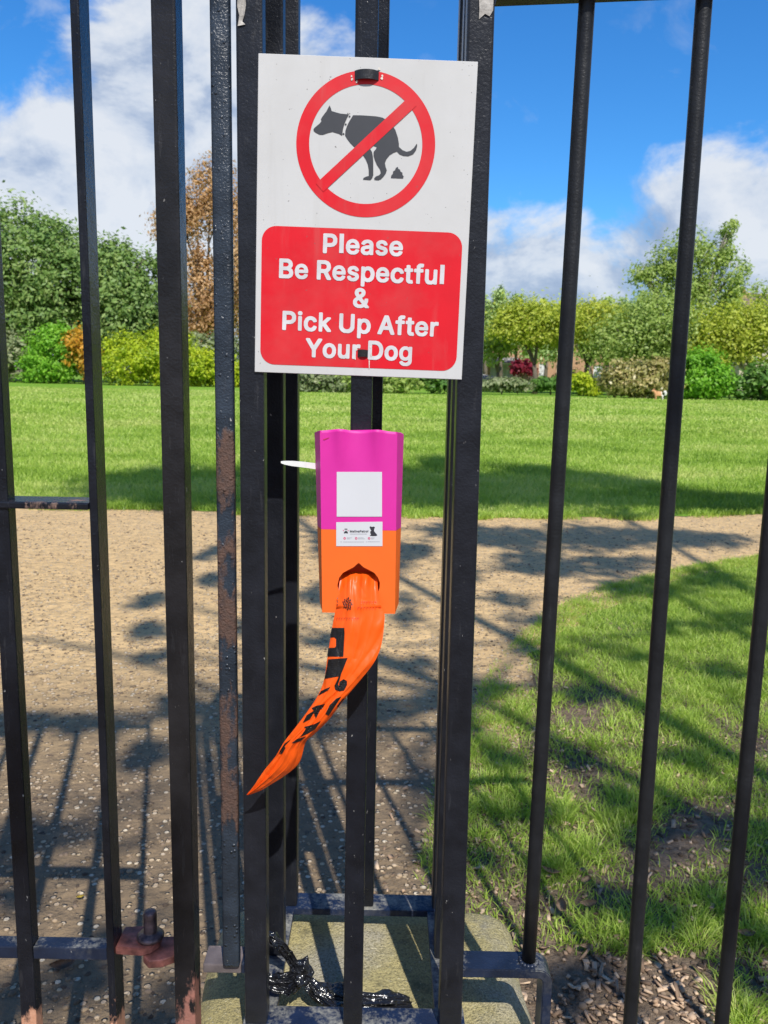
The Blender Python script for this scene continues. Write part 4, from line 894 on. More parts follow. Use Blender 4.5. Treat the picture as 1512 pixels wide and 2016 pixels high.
# ------------------------------------------------------------------ trees, shrubs
def leaves(name, C_, N_, size, m, parent, var):
    n = len(C_)
    up = rng.normal(size=(n, 3)); nrm = N_+0.55*rng.normal(size=(n, 3)); nrm /= np.linalg.norm(nrm, axis=1)[:, None]
    a = np.cross(nrm, up); a /= np.linalg.norm(a, axis=1)[:, None]+1e-9; b_ = np.cross(nrm, a)
    s = size*(0.6+0.8*rng.random(n))[:, None]
    V = np.stack([C_-a*s, C_-b_*s*0.5+nrm*s*0.12, C_+a*s, C_+b_*s*0.5+nrm*s*0.12], 1)
    F = np.arange(4*n).reshape(n, 4)
    return np_mesh(name, V.reshape(-1, 3), F, m, parent, np.repeat(np.clip(var, 0, 1), 4))
def crown(name, blobs, n, size, m, parent, clump=0.30, nclump=26, shell=0.45, vbias=0.0, scatter=0.12):
    w = np.array([b[3]*b[5] for b in blobs]); w = w/w.sum(); Cs, Ns, Vs = [], [], []
    for b, q in zip(blobs, w):
        k = max(3, int(nclump*(0.6+1.0*q*len(blobs)))); m_ = max(20, int(n*q))
        d = rng.normal(size=(k, 3)); d /= np.linalg.norm(d, axis=1)[:, None]
        rr = shell+(1-shell)*rng.random(k)**0.6; rr *= 1+scatter*rng.normal(size=k)
        cc = d*rr[:, None]; cv_ = rng.normal(0, 0.14, k)
        i = rng.integers(0, k, m_); e = rng.normal(size=(m_, 3))*clump*np.array([1, 1, 0.75])
        p = cc[i]+e*(0.6+0.7*rng.random((k, 1)))[i]
        sc_ = np.array(b[3:6])
        pos = p*sc_+np.array(b[:3]); ok = pos[:, 2] > 0.03
        nn_ = d[i]*0.55+e/(np.linalg.norm(e, axis=1)[:, None]+1e-6)*0.5+np.array([0, -0.1, 0.45])
        Cs.append(pos[ok]); Ns.append(nn_[ok]); Vs.append((0.5+vbias+cv_[i]+rng.normal(0, .13, m_))[ok])
    return leaves(name, np.vstack(Cs), np.vstack(Ns), size, m, parent, np.concatenate(Vs))
def blob(px, py, rx, ry, Y, ry_depth=None):
    c = P(px, py, Y); k = Y/FPX
    return (c.x, c.y, c.z, rx*k, (ry_depth if ry_depth else (rx+ry)/2)*k, ry*k)
M_bark = barkmat('grey_brown_bark', (0.07, 0.055, 0.04), (0.20, 0.165, 0.125))
M_birch = barkmat('pale_bark', (0.20, 0.17, 0.13), (0.48, 0.44, 0.38), 4)
def tree(name, label, base_px, Y, blobs, n, size, m, group=None, trunk=0.16, bark=M_bark, **kw):
    bl = [blob(*b[:4], b[4] if len(b) > 4 else Y) for b in blobs]
    bx = P(base_px, 760, Y).x
    t = empty(name, (bx, Y, 0), label, 'shrub' if 'shrub' in name or 'hedge' in name else 'tree', group)
    crown('crown', bl, n, size, m, t, **kw)
    b = MB(); rs = np.random.default_rng(int(abs(base_px)*7+Y))
    ctr = np.average(np.array(bl)[:, :3], axis=0, weights=np.array(bl)[:, 3]); fork = Vector((bx+(ctr[0]-bx)*0.25, Y, max(0.5, ctr[2]*0.42)))
    b.tube([(bx, Y, -0.2), (bx+rs.normal(0, .05), Y, fork.z*0.5), fork], [trunk*1.25, trunk, trunk*0.8], 10)
    for q in bl:
        tip = Vector(q[:3])+Vector((rs.normal(0, .2)*q[3], rs.normal(0, .2)*q[4], 0.55*q[5])); mid = fork.lerp(tip, 0.5)+Vector((rs.normal(0, .15), rs.normal(0, .15), 0.1))
        b.tube([fork, mid, tip], [trunk*0.6, trunk*0.35, trunk*0.08], 7)
        for _ in range(4):
            e = Vector(q[:3])+Vector((rs.uniform(-.8, .8)*q[3], rs.uniform(-.8, .8)*q[4], rs.uniform(-.1, .8)*q[5])); s_p = mid.lerp(tip, rs.random()*0.6)
            b.tube([s_p, s_p.lerp(e, .5)+Vector((0, 0, .1)), e], [trunk*0.25, trunk*0.14, trunk*0.04], 5)
    b.build('trunk', bark, t)
    return t
M_sycamore = leafmat('broad_leaf_green', (0.07, 0.145, 0.03), (0.19, 0.305, 0.075), 0.32, 0.5, (0.34, 0.43, 0.14))
M_copper = leafmat('copper_leaf', (0.28, 0.15, 0.065), (0.56, 0.34, 0.16), 0.35, 0.6, (0.75, 0.52, 0.30))
M_lime = leafmat('lime_leaf', (0.16, 0.26, 0.016), (0.43, 0.53, 0.025), 0.40, 0.5, (0.68, 0.69, 0.05))
M_green = leafmat('fresh_green_leaf', (0.070, 0.217, 0.016), (0.217, 0.465, 0.034), 0.40, 0.5, (0.388, 0.651, 0.078))
M_varieg = leafmat('grey_green_leaf', (0.085, 0.125, 0.045), (0.22, 0.27, 0.115), 0.30, 0.55, (0.46, 0.46, 0.28))
M_oranged = leafmat('orange_blossom', (0.20, 0.25, 0.02), (0.60, 0.30, 0.03), 0.35, 0.55, (0.80, 0.42, 0.05))
M_willow = leafmat('pale_green_leaf', (0.15, 0.23, 0.045), (0.34, 0.45, 0.10), 0.40, 0.5, (0.52, 0.58, 0.20))
M_yellowg = leafmat('yellow_green_leaf', (0.20, 0.26, 0.022), (0.45, 0.51, 0.055), 0.42, 0.5, (0.68, 0.66, 0.13))
M_poplar = leafmat('grey_poplar_leaf', (0.186, 0.279, 0.085), (0.388, 0.512, 0.186), 0.35, 0.5, (0.574, 0.666, 0.310))
M_dark = leafmat('dark_hedge_leaf', (0.039, 0.116, 0.019), (0.116, 0.240, 0.039), 0.30, 0.5, (0.232, 0.372, 0.078))
M_photinia = leafmat('bronze_leaf', (0.109, 0.132, 0.031), (0.357, 0.326, 0.101), 0.30, 0.35, (0.744, 0.589, 0.310))
M_redleaf = leafmat('dark_red_leaf', (0.14, 0.012, 0.024), (0.33, 0.022, 0.05), 0.30, 0.5)
tree('broadleaf_tree', 'large rounded green tree filling the left behind the gate bars', 60, 58,
     [(10,540,130,128),(95,545,105,105),(180,585,105,105),(255,600,75,115),(310,600,45,100),(-110,560,150,150),(60,640,150,75),(200,660,120,60),(305,660,45,50),(-260,620,130,110)],
     90000, 0.155, M_sycamore, trunk=0.45, clump=0.14, nclump=95, shell=0.74, scatter=0.05, vbias=0.03)
tree('copper_tree', 'tall thin crowned copper brown tree beside the large green one', 408, 64,
     [(385,400,46,62),(340,440,40,50),(425,360,34,56),(450,440,34,80),(395,520,26,40),(345,415,30,34),(395,590,52,75),(445,600,45,80),(380,640,40,50),(490,520,40,120)],
     26000, 0.125, M_copper, trunk=0.22, clump=0.24, nclump=26, shell=0.35)
tree('understorey_shrub', 'low olive shrub under the copper brown tree', 400, 56, [(385,685,40,26),(440,690,40,28)], 2400, 0.16, M_varieg, trunk=0.05)
def shrub(name, label, Y, blobs, n, size, m, **kw):
    bx = sum(b[0] for b in blobs)/len(blobs)
    return tree(name, label, bx, Y, blobs, n, size, m, trunk=0.04, clump=kw.pop('clump', 0.2), **kw)
shrub('variegated_shrub', 'grey green shrub at the far left edge of the lawn', 53, [(25,700,40,48),(-30,690,50,60)], 2600, 0.15, M_varieg)
shrub('round_shrub', 'rounded bright green shrub beneath the large tree at left', 52, [(108,700,50,52),(90,725,50,32),(135,680,32,36)], 11000, 0.10, M_green, nclump=44)
shrub('flowering_shrub', 'orange blossoming shrub beside the rounded green shrub', 51.5, [(160,690,28,44),(148,672,22,18),(185,710,24,36)], 2200, 0.14, M_oranged)
shrub('lime_shrub', 'lime yellow hedge shrub standing out left of the sign', 50.5, [(250,712,44,52),(300,708,52,52),(345,714,42,50),(395,728,44,38),(445,734,40,34),(490,738,34,32)], 24000, 0.10, M_lime, nclump=34)
tree('background_tree', 'green tree hidden mostly behind the sign', 640, 62, [(600,640,70,80),(680,650,70,70),(760,660,60,55)], 7000, 0.22, M_poplar, trunk=0.2)
tree('background_tree', 'yellow green tree hidden mostly behind the sign right half', 850, 60, [(840,660,60,60),(900,665,50,50)], 5000, 0.2, M_yellowg, trunk=0.18)
shrub('dense_shrub', 'dense dark green shrub seen just under the sign left of the bar', 43, [(600,752,46,24),(650,754,44,22),(545,752,40,26)], 4200, 0.12, M_varieg)
shrub('dense_shrub', 'low mid green shrub just under the sign right of the bar', 43.5, [(730,752,60,24),(790,754,40,22)], 3600, 0.12, M_willow)
shrub('dense_shrub', 'small dark shrub under the right corner of the sign', 44, [(862,750,40,24),(910,752,30,22)], 2600, 0.12, M_dark)
# right hand side
for k, (x, top) in enumerate(((955, 586), (985, 572), (1015, 592), (1045, 598), (1075, 590), (1105, 595), (1160, 596), (1195, 588), (1228, 590), (1262, 586))):
    tree('poplar_tree', 'slender grey green poplar in the far row, %s' % ('first beside the pier', 'tallest near the pier', 'third from the pier', 'fourth from the pier', 'fifth from the pier', 'just left of the first round bar', 'just right of the first round bar', 'second right of the first round bar', 'third right of the first round bar', 'nearest the tall birch')[k], x, 69,
         [(x, top+40, 22, 42), (x+3, top+75, 26, 44), (x-2, top+18, 12, 26)], 2400, 0.15, M_poplar, 'poplars in the far row', trunk=0.16, clump=0.25, nclump=12, shell=0.2)
tree('young_tree', 'small thin tree in front of the porch windows', 981, 50, [(975,690,26,26),(990,672,22,22),(960,676,20,20)], 1300, 0.13, M_willow, trunk=0.11, clump=0.3)
tree('garden_tree', 'yellow green tree with leaning trunk beside the red shrub', 1053, 48, [(1050,632,62,34),(1095,640,48,36),(1010,648,40,26),(1062,666,40,18),(1040,620,40,24),(1000,630,26,24)], 11000, 0.10, M_yellowg, trunk=0.14, clump=0.36)
tree('garden_tree', 'yellow green tree just right of the first round bar', 1152, 50, [(1150,636,56,38),(1185,652,48,32),(1195,628,44,32),(1128,656,34,26),(1160,622,40,24)], 10000, 0.10, M_yellowg, trunk=0.16, clump=0.36)
tree('garden_tree', 'broad bright green tree above the bronze shrub', 1262, 47, [(1240,660,56,56),(1285,650,56,66),(1330,660,50,60),(1275,690,62,26),(1220,675,36,26),(1290,606,46,40),(1205,670,50,50),(1340,690,40,40)], 18000, 0.10, M_willow, trunk=0.15, clump=0.34)
tree('birch_tree', 'tall airy birch rising above the other trees at right', 1345, 54,
     [(1290,545,44,40),(1318,520,36,50),(1352,505,38,56),(1262,540,26,16),(1340,575,50,50),(1398,520,34,56),(1425,480,24,38),(1440,455,14,22),(1436,545,34,46),(1402,585,46,44),(1446,590,26,34),(1380,640,60,50)],
     16000, 0.105, M_willow, trunk=0.24, bark=M_birch, clump=0.24, nclump=17, shell=0.3)
tree('garden_tree', 'yellow green tree with pale forked trunk at the right edge', 1476, 46, [(1480,640,46,42),(1440,660,40,44),(1515,650,44,50),(1495,690,40,30),(1425,690,40,34),(1400,660,40,44),(1395,700,44,34)], 14000, 0.10, M_yellowg, trunk=0.13, bark=M_birch, clump=0.36)
tree('slender_tree', 'thin sparse tree top beside the chimney', 1496, 66, [(1500,600,16,40),(1490,575,8,26),(1508,580,8,26)], 420, 0.14, M_willow, trunk=0.08, clump=0.3)
shrub('clipped_hedge', 'low grey green hedge between the parked car and the red shrub', 45, [(990,757,36,12),(1020,758,28,12),(955,759,24,10)], 3200, 0.12, M_varieg)
shrub('clipped_hedge', 'low dark hedge right of the leaning trunk', 46, [(1085,756,32,12),(1110,756,30,12),(1060,757,20,11)], 3000, 0.12, M_dark)
shrub('flowering_shrub', 'yellow flowering shrub behind the dark low hedge', 45, [(1143,752,24,22),(1160,764,24,16)], 2000, 0.11, M_lime)
shrub('bronze_shrub', 'large bronze leaved shrub behind the small tan dog', 42.5, [(1215,752,34,26),(1262,750,46,32),(1305,752,40,30),(1245,735,40,22),(1300,728,34,20)], 14000, 0.10, M_photinia, nclump=34)
shrub('round_shrub', 'bright green shrub just right of the second round bar', 42.5, [(1385,740,48,44),(1365,725,36,36),(1410,755,36,30),(1345,758,30,26)], 13000, 0.09, M_green, nclump=30)
shrub('dense_shrub', 'dark green shrub behind the pale forked trunk', 42.5, [(1500,758,44,36),(1455,764,30,26),(1540,750,50,44)], 4800, 0.12, M_dark)
tree('red_shrub', 'dark red leaved shrub in front of the brick house', 1030, 56, [(1026,722,18,13),(1042,726,14,11),(1016,728,10,8)], 1100, 0.13, M_redleaf, trunk=0.06)
# ------------------------------------------------------------------ houses
M_brick, t, bs, pos, g = base('orange_brick', 0.9, 0.2)
bt = N(t, 'ShaderNodeTexBrick', i={'Vector': N(t, 'ShaderNodeMapping', i={'Vector': pos, 'Rotation': (math.pi/2, 0, 0)}).outputs[0], 'Color1': (0.50, 0.27, 0.15, 1), 'Color2': (0.42, 0.22, 0.125, 1), 'Mortar': (0.45, 0.37, 0.28, 1), 'Scale': 4.0})
setc(t, bs, mix(t, 0.4, bt.outputs[0], mix(t, noise(t, pos, 1.2), (0.46, 0.27, 0.16), (0.56, 0.36, 0.23))))
M_roof = plain('brown_roof_tile', (0.20, 0.145, 0.115), 0.9, 0.2, 3, 0.25)
M_roofg = plain('grey_roof_tile', (0.27, 0.26, 0.26), 0.9, 0.2, 3, 0.2)
M_wh = plain('white_window_frame', (0.78, 0.78, 0.77), 0.5)
M_glass = plain('window_glass', (0.10, 0.12, 0.15), 0.12, 0.6)
M_curt = plain('net_curtain_pane', (0.62, 0.63, 0.64), 0.35, 0.4)
M_cream = plain('cream_render', (0.55, 0.47, 0.36), 0.9, 0.2, 2, 0.15)
hy = 74.0
def hx(px, y=hy): return P(px, 735, y).x
def hz(py, px=1080, y=hy): return P(px, py, y).z
house = empty('brick_house', (hx(1090), hy, 0), 'long orange brick house behind the trees at centre right', 'house')
xa, xb2 = hx(900), hx(1300); ze = hz(648)
def wall_with_holes(name, x0, x1, z0, z1, wins, y, th, m, parent):
    MXH = Matrix(((1, 0, 0, 0), (0, 0, -1, y), (0, 1, 0, 0), (0, 0, 0, 1)))
    o = flat(name, [[(x0, z0), (x1, z0), (x1, z1), (x0, z1)]]+[[(a, c), (b_, c), (b_, d), (a, d)] for a, b_, c, d in wins], Matrix.Translation(-Vector(parent.location)) @ MXH, m, parent)
    bm = bmesh.new(); bm.from_mesh(o.data); r = bmesh.ops.extrude_face_region(bm, geom=bm.faces[:]); bmesh.ops.translate(bm, vec=(0, th, 0), verts=[v for v in r['geom'] if isinstance(v, bmesh.types.BMVert)])
    bmesh.ops.recalc_face_normals(bm, faces=bm.faces); bm.to_mesh(o.data); bm.free(); return o
wins = [(965, 981, 716, 744), (986, 1010, 714, 744), (1061, 1074, 716, 744), (1096, 1106, 712, 744), (1168, 1186, 718, 742), (1205, 1214, 714, 731), (955, 972, 662, 684), (1030, 1048, 664, 686), (1100, 1118, 664, 686), (1230, 1246, 664, 690)]
wr = [(hx(a), hx(b_), max(0.15, hz(d)), hz(c)) for a, b_, c, d in wins]
wall = wall_with_holes('wall', xa, xb2, -0.2, ze, wr, hy, 0.25, M_brick, house)
MB().box((xa, hy+0.2505, -0.2), (xb2, hy+6, ze), 0).build('rear_wall', M_brick, house)
for k, (a, b_, c, d) in enumerate(wr):
    f_ = MB()
    w = 0.07
    for bx_ in (((a, hy+0.05, c), (a+w, hy+0.15, d)), ((b_-w, hy+0.05, c), (b_, hy+0.15, d)), ((a+w, hy+0.05, c), (b_-w, hy+0.15, c+w)), ((a+w, hy+0.05, d-w), (b_-w, hy+0.15, d)), (((a+b_)/2-w/2, hy+0.05, c+w), ((a+b_)/2+w/2, hy+0.15, d-w))): f_.box(*bx_)
    wo_ = f_.build('window', M_wh, house)
    pm = M_curt if k in (0, 1, 2, 4) else M_glass
    MB().box((a+w, hy+0.09, c+w), (b_-w, hy+0.11, d-w)).build('pane', pm, wo_)
rz_ = hz(596)
MB().prism([(xa-0.4, hy-0.4, ze-0.05), (xa-0.4, hy+3, rz_), (xa-0.4, hy+6.4, ze-0.05)], (xb2-xa+0.8, 0, 0)).build('roof', M_roof, house)
MB().prism([(hx(950), hy-1.3, hz(716)), (hx(950), hy-0.001, hz(705)), (hx(950), hy-0.001, hz(716))], (hx(1018)-hx(950), 0, 0)).build('porch_roof', M_roofg, house)
MB().box((hx(950), hy-1.25, hz(719)), (hx(1018), hy-1.12, hz(716.2))).build('porch_beam', M_wh, house)
hy2 = 72.0
h2 = empty('cream_house', (hx(1530, hy2), hy2, 0), 'pale house with brown tiled roof and chimney at the right edge', 'house')
xa, xb2 = hx(1455, hy2), hx(1640, hy2); ze = hz(612, 1500, hy2); rz_ = hz(592, 1500, hy2)
w1 = [(hx(1500, hy2), hx(1512, hy2), hz(660, 1500, hy2), hz(632, 1500, hy2)), (hx(1545, hy2), hx(1570, hy2), hz(660, 1500, hy2), hz(632, 1500, hy2))]
wall_with_holes('wall', xa, xb2, -0.2, ze, w1, hy2, 0.25, M_cream, h2)
MB().box((xa, hy2+0.2505, -0.2), (xb2, hy2+7, ze)).build('rear_wall', M_cream, h2)
for (a, b_, c, d) in w1:
    f_ = MB().box((a, hy2+0.05, c), (a+.1, hy2+.15, d)).box((b_-.1, hy2+0.05, c), (b_, hy2+.15, d)).box((a+.1, hy2+0.05, d-.1), (b_-.1, hy2+.15, d)).box((a+.1, hy2+.05, c), (b_-.1, hy2+.15, c+.1))
    wo_ = f_.build('window', M_wh, h2); MB().box((a+.1, hy2+.09, c+.1), (b_-.1, hy2+.11, d-.1)).build('pane', M_glass, wo_)
rf = MB().prism([(xa-0.4, hy2-0.4, ze-0.05), (xa-0.4, hy2+3.5, rz_+0.9), (xa-0.4, hy2+7.4, ze-0.05)], (xb2-xa+0.8, 0, 0)).build('roof', M_roof, h2)
cxx = hx(1478, hy2)
ch = MB().box((cxx-0.36, hy2+2.4, ze+0.2), (cxx+0.36, hy2+3.3, hz(574, 1478, hy2)), 0.01).box((cxx-0.43, hy2+2.33, hz(574, 1478, hy2)), (cxx+0.43, hy2+3.37, hz(570, 1478, hy2)), 0.01).build('chimney', M_brick, rf)
lathe([(0.16, hz(570, 1478, hy2)), (0.13, hz(562, 1478, hy2)), (0.17, hz(561, 1478, hy2)), (0.17, hz(558, 1478, hy2)), (0.1, hz(558, 1478, hy2))], (cxx-0.05, hy2+2.8), 14).build('chimney_pot', plain('terracotta', (0.45, 0.2, 0.11), 0.8), rf)

# ------------------------------------------------------------------ parked car by the hedge
cy = 60.0; cx0 = P(972, 745, cy).x
car = empty('parked_car', (cx0-2.1, cy, 0), 'dark parked car half hidden by the pier beside the low hedge', 'car')
sidep = [(-2.1, .35), (-2.12, .72), (-1.95, .88), (-1.2, .98), (-0.65, 1.42), (0.55, 1.46), (1.25, 1.05), (1.95, .92), (2.1, .74), (2.1, .36), (1.72, .30), (-1.7, .30)]
b = MB(); b.prism([(cx0-2.1+x, cy-0.86, z) for x, z in sidep], (0, 1.72, 0)); bmesh.ops.bevel(b.bm, geom=b.bm.edges[:], offset=0.07, segments=3, affect='EDGES')
b.build('body', plain('dark_car_paint', (0.02, 0.024, 0.032), 0.25, 0.6), car, True)
for q in ([(-1.05, 1.0), (-0.60, 1.36), (-0.08, 1.38), (-0.08, 1.0)], [(0.0, 1.0), (0.0, 1.38), (0.52, 1.39), (1.08, 1.03)]):
    MB().prism([(cx0-2.1+x, cy-0.872, z) for x, z in q], (0, 0.008, 0)).build('window', M_glass, car)
for sx in (-1.3, 1.32):
    w_b = MB(); w_b.tube([(cx0-2.1+sx, cy-0.885, 0.32), (cx0-2.1+sx, cy-0.68, 0.32)], 0.32, 22); wh = w_b.build('wheel', plain('tyre_rubber', (0.02, 0.02, 0.02), 0.8), car)
    w_b = MB(); w_b.tube([(cx0-2.1+sx, cy-0.895, 0.32), (cx0-2.1+sx, cy-0.886, 0.32)], 0.2, 18); w_b.build('rim', plain('alloy', (0.4, 0.4, 0.42), 0.3, 0.5, 10, 0.05, 0, 10, 0.8), wh)
MB().box((cx0-0.06, cy-0.6, 0.66), (cx0+0.015, cy-0.3, 0.78), 0.01).build('headlight', M_wh, car)

# ------------------------------------------------------------------ small dog on the lawn
dY = 39.6; dc = P(1297, 780, dY)
def skin(name, verts, edges, root, m, parent=None, sub=2):
    me = bpy.data.meshes.new(name); me.from_pydata([v[:3] for v in verts], edges, []); o = bpy.data.objects.new(name, me); col.objects.link(o)
    md = o.modifiers.new('s', 'SKIN'); md.use_smooth_shade = True; sb = o.modifiers.new('d', 'SUBSURF'); sb.levels = sub; sb.render_levels = sub
    for i, v in enumerate(verts):
        sv = me.skin_vertices[0].data[i]; sv.radius = (v[3], v[3]) if len(v) == 4 else (v[3], v[4]); sv.use_root = (i == root)
    dg = bpy.context.evaluated_depsgraph_get(); m2 = bpy.data.meshes.new_from_object(o.evaluated_get(dg)); bpy.data.objects.remove(o); m2.name = name
    m2.materials.clear(); m2.polygons.foreach_set('use_smooth', [True]*len(m2.polygons))
    return new(name, m2, m, parent)
def fur(name, stops_axis):
    m, t, b, pos, g = base(name, 0.9, 0.2)
    oc = N(t, 'ShaderNodeTexCoord').outputs['Object']; sx = N(t, 'ShaderNodeSeparateXYZ', i={0: oc}).outputs
    f = mth(t, 'ADD', sx[0], mth(t, 'MULTIPLY', mth(t, 'SUBTRACT', noise(t, oc, 9, 4), 0.5), 0.12))
    setc(t, b, ramp(t, N(t, 'ShaderNodeMapRange', i={0: f, 1: 0.06, 2: 0.13, 3: 0.0, 4: 1.0}).outputs[0], [(0.0, (0.60, 0.32, 0.15)), (1.0, (0.80, 0.76, 0.70))]))
    bump(t, b, noise(t, oc, 60, 4), 0.01); return m
M_fur = fur('tan_and_white_fur', 0)
dv = [(0.0, 0, 0.30, .115), (-0.13, 0, 0.31, .12), (0.14, 0, 0.30, .115), (-0.20, 0, 0.37, .085), (-0.25, 0, 0.43, .075), (-0.31, 0, 0.425, .055), (-0.36, 0, 0.41, .032),
      (-0.15, -0.07, 0.20, .052), (-0.155, -0.07, 0.11, .034), (-0.16, -0.07, 0.035, .030), (-0.185, -0.07, 0.018, .026),
      (-0.15, 0.07, 0.20, .052), (-0.155, 0.07, 0.11, .034), (-0.145, 0.07, 0.035, .030), (-0.17, 0.07, 0.018, .026),
      (0.15, -0.075, 0.20, .066), (0.13, -0.075, 0.14, .042), (0.175, -0.075, 0.095, .030), (0.165, -0.075, 0.03, .028), (0.14, -0.075, 0.018, .026),
      (0.16, 0.075, 0.20, .066), (0.15, 0.075, 0.14, .042), (0.195, 0.075, 0.095, .030), (0.185, 0.075, 0.03, .028), (0.16, 0.075, 0.018, .026)]
de = [(0, 1), (0, 2), (1, 3), (3, 4), (4, 5), (5, 6), (1, 7), (7, 8), (8, 9), (9, 10), (1, 11), (11, 12), (12, 13), (13, 14), (2, 15), (15, 16), (16, 17), (17, 18), (18, 19), (2, 20), (20, 21), (21, 22), (22, 23), (23, 24)]
dog = skin('dog', dv, de, 0, M_fur); dog.location = (dc.x, dY, 0.0); dog.scale = (1.0, 1.0, 1.0)
tag(dog, 'small tan dog with white rump and tail standing on the far lawn', 'dog')
tl = skin('tail', [(0.20, 0, 0.36, .04), (0.27, 0, 0.42, .062), (0.31, 0, 0.36, .072), (0.31, 0, 0.27, .06), (0.29, 0, 0.20, .03)], [(0, 1), (1, 2), (2, 3), (3, 4)], 0, plain('white_fur', (0.80, 0.77, 0.72), 0.9, 0.2, 20, 0.15), dog)
M_ear = plain('tan_ear', (0.50, 0.26, 0.12), 0.9, 0.2)
for s in (-1, 1):
    b = MB(); v = [b.bm.verts.new(p) for p in ((-0.265, s*0.025, 0.485), (-0.215, s*0.03, 0.475), (-0.235, s*0.065, 0.46), (-0.240, s*0.06, 0.575))]
    for q in ((0, 1, 3), (1, 2, 3), (2, 0, 3), (0, 2, 1)): b.bm.faces.new([v[i] for i in q])
    b.build('ear', M_ear, dog, True, world=False)
for s in (-1, 1):
    b = MB(); bmesh.ops.create_icosphere(b.bm, subdivisions=1, radius=0.010, matrix=Matrix.Translation((-0.298, s*0.043, 0.45))); b.build('eye', M_tie, dog, True, world=False)
b = MB()
bmesh.ops.create_icosphere(b.bm, subdivisions=1, radius=0.017, matrix=Matrix.Translation((-0.392, 0, 0.418)))
b.build('nose', M_tie, dog, True, world=False)

# ------------------------------------------------------------------ tree behind the viewer whose shade lies across path, lawn and gate
M_shade = leafmat('young_leaf', (0.07, 0.15, 0.02), (0.16, 0.27, 0.04), 0.12, 0.5)
def lift(g_, h): return Vector(g_)+S*(h/S.z)
#        px    py   rx   ry  density  height
PATCH = [(620, 985, 150, 22, 1.2, 7.7), (780, 945, 120, 28, 1.0, 8.0), (900, 985, 120, 20, 1.1, 7.9), (1010, 962, 120, 26, 1.1, 8.1), (1140, 945, 110, 14, 0.8, 8.0), (1180, 982, 120, 16, 1.1, 7.7), (1330, 985, 110, 14, 1.3, 7.8), (1460, 985, 110, 12, 1.2, 8.0), (1240, 960, 100, 16, 0.9, 8.0), (370, 985, 160, 16, 1.3, 8.1),
         (300, 950, 110, 34, 1.3, 8.0), (430, 955, 90, 34, 1.5, 8.2), (560, 960, 90, 30, 1.2, 7.6), (690, 960, 110, 30, 0.9, 7.8), (830, 965, 60, 26, 1.2, 8.0), (960, 955, 90, 24, 0.9, 8.2), (1060, 930, 90, 16, 0.8, 8.0), (1090, 975, 110, 20, 1.1, 7.6), (1240, 985, 110, 14, 0.9, 7.8), (1400, 1000, 120, 9, 0.9, 8.0), (860, 915, 40, 18, 0.8, 8.2),
         (1000, 1060, 100, 26, 0.9, 7.0), (1180, 1060, 120, 26, 1.0, 7.2), (1360, 1060, 120, 20, 1.0, 7.4), (900, 1045, 70, 22, 0.8, 7.0), (1080, 1110, 120, 22, 1.0, 6.6), (1230, 1110, 80, 16, 0.8, 6.6), (990, 1180, 60, 22, 0.9, 6.4), (1020, 1225, 60, 20, 0.8, 6.4), (930, 1130, 40, 16, 0.6, 6.6),
         (650, 1080, 60, 26, 0.7, 7.0), (800, 1090, 60, 26, 0.8, 6.8), (640, 1180, 50, 30, 0.7, 6.6), (800, 1190, 50, 30, 0.7, 6.6), (420, 1085, 50, 16, 0.6, 6.8), (420, 1150, 50, 20, 0.6, 6.6), (300, 1180, 50, 22, 0.9, 6.2), (280, 1240, 50, 26, 0.9, 6.2), (300, 1290, 50, 20, 0.6, 6.2), (440, 1240, 60, 26, 0.7, 6.2), (650, 1270, 50, 30, 0.7, 6.2), (820, 1300, 50, 26, 0.6, 6.2),
         (60, 1425, 90, 16, 1.1, 5.4), (200, 1420, 100, 20, 1.2, 5.4), (330, 1390, 60, 26, 1.0, 5.6), (420, 1430, 60, 36, 1.2, 5.4), (640, 1420, 60, 40, 1.0, 5.4), (800, 1400, 60, 40, 0.9, 5.6), (300, 1500, 60, 26, 1.0, 5.2), (640, 1560, 60, 60, 0.9, 5.0), (810, 1520, 60, 60, 0.8, 5.2), (820, 1680, 60, 40, 0.8, 5.0), (640, 1700, 50, 40, 0.8, 5.0),
         (60, 1660, 70, 50, 1.2, 5.0), (150, 1650, 60, 40, 1.0, 5.0), (30, 1780, 50, 60, 0.9, 5.0), (170, 1920, 50, 40, 0.9, 5.0), (420, 1600, 50, 80, 1.0, 5.0), (420, 1780, 40, 70, 1.0, 5.0), (300, 1990, 60, 30, 0.9, 5.0), (60, 1960, 60, 50, 0.8, 5.0),
         (1250, 1160, 90, 24, 1.1, 6.4), (1400, 1150, 90, 26, 1.1, 6.4), (1450, 1220, 80, 26, 1.0, 6.2), (1330, 1230, 70, 24, 0.9, 6.2), (1200, 1290, 90, 20, 0.9, 6.0), (1060, 1290, 80, 16, 0.8, 6.0), (1400, 1310, 90, 22, 0.8, 6.0), (960, 1360, 50, 30, 0.8, 5.8), (1130, 1370, 70, 30, 0.8, 5.8),
         (960, 1480, 60, 30, 0.9, 5.6), (1120, 1480, 60, 40, 0.8, 5.6), (1000, 1600, 80, 40, 1.0, 5.4), (1180, 1560, 60, 50, 0.8, 5.4), (1330, 1500, 80, 30, 0.7, 5.6), (1300, 1640, 90, 30, 1.0, 5.2), (1450, 1660, 70, 50, 1.0, 5.2), (950, 1700, 60, 50, 1.0, 5.0), (1060, 1730, 40, 40, 0.7, 5.0), (1180, 1780, 60, 30, 0.9, 5.0), (1320, 1800, 80, 50, 1.0, 5.0), (1450, 1800, 60, 40, 0.9, 5.0), (1200, 1900, 60, 30, 0.8, 4.8), (1120, 1960, 60, 40, 0.7, 4.8), (1460, 1930, 60, 60, 0.9, 4.8)]
trunk_at = Vector((2.9, -3.4, 0)); fork = Vector((2.7, -2.9, 3.4))
shade = empty('shade_tree', trunk_at, 'leafy tree behind the viewer casting dappled shade over path and lawn', 'tree')
Cs, wood = [], MB()
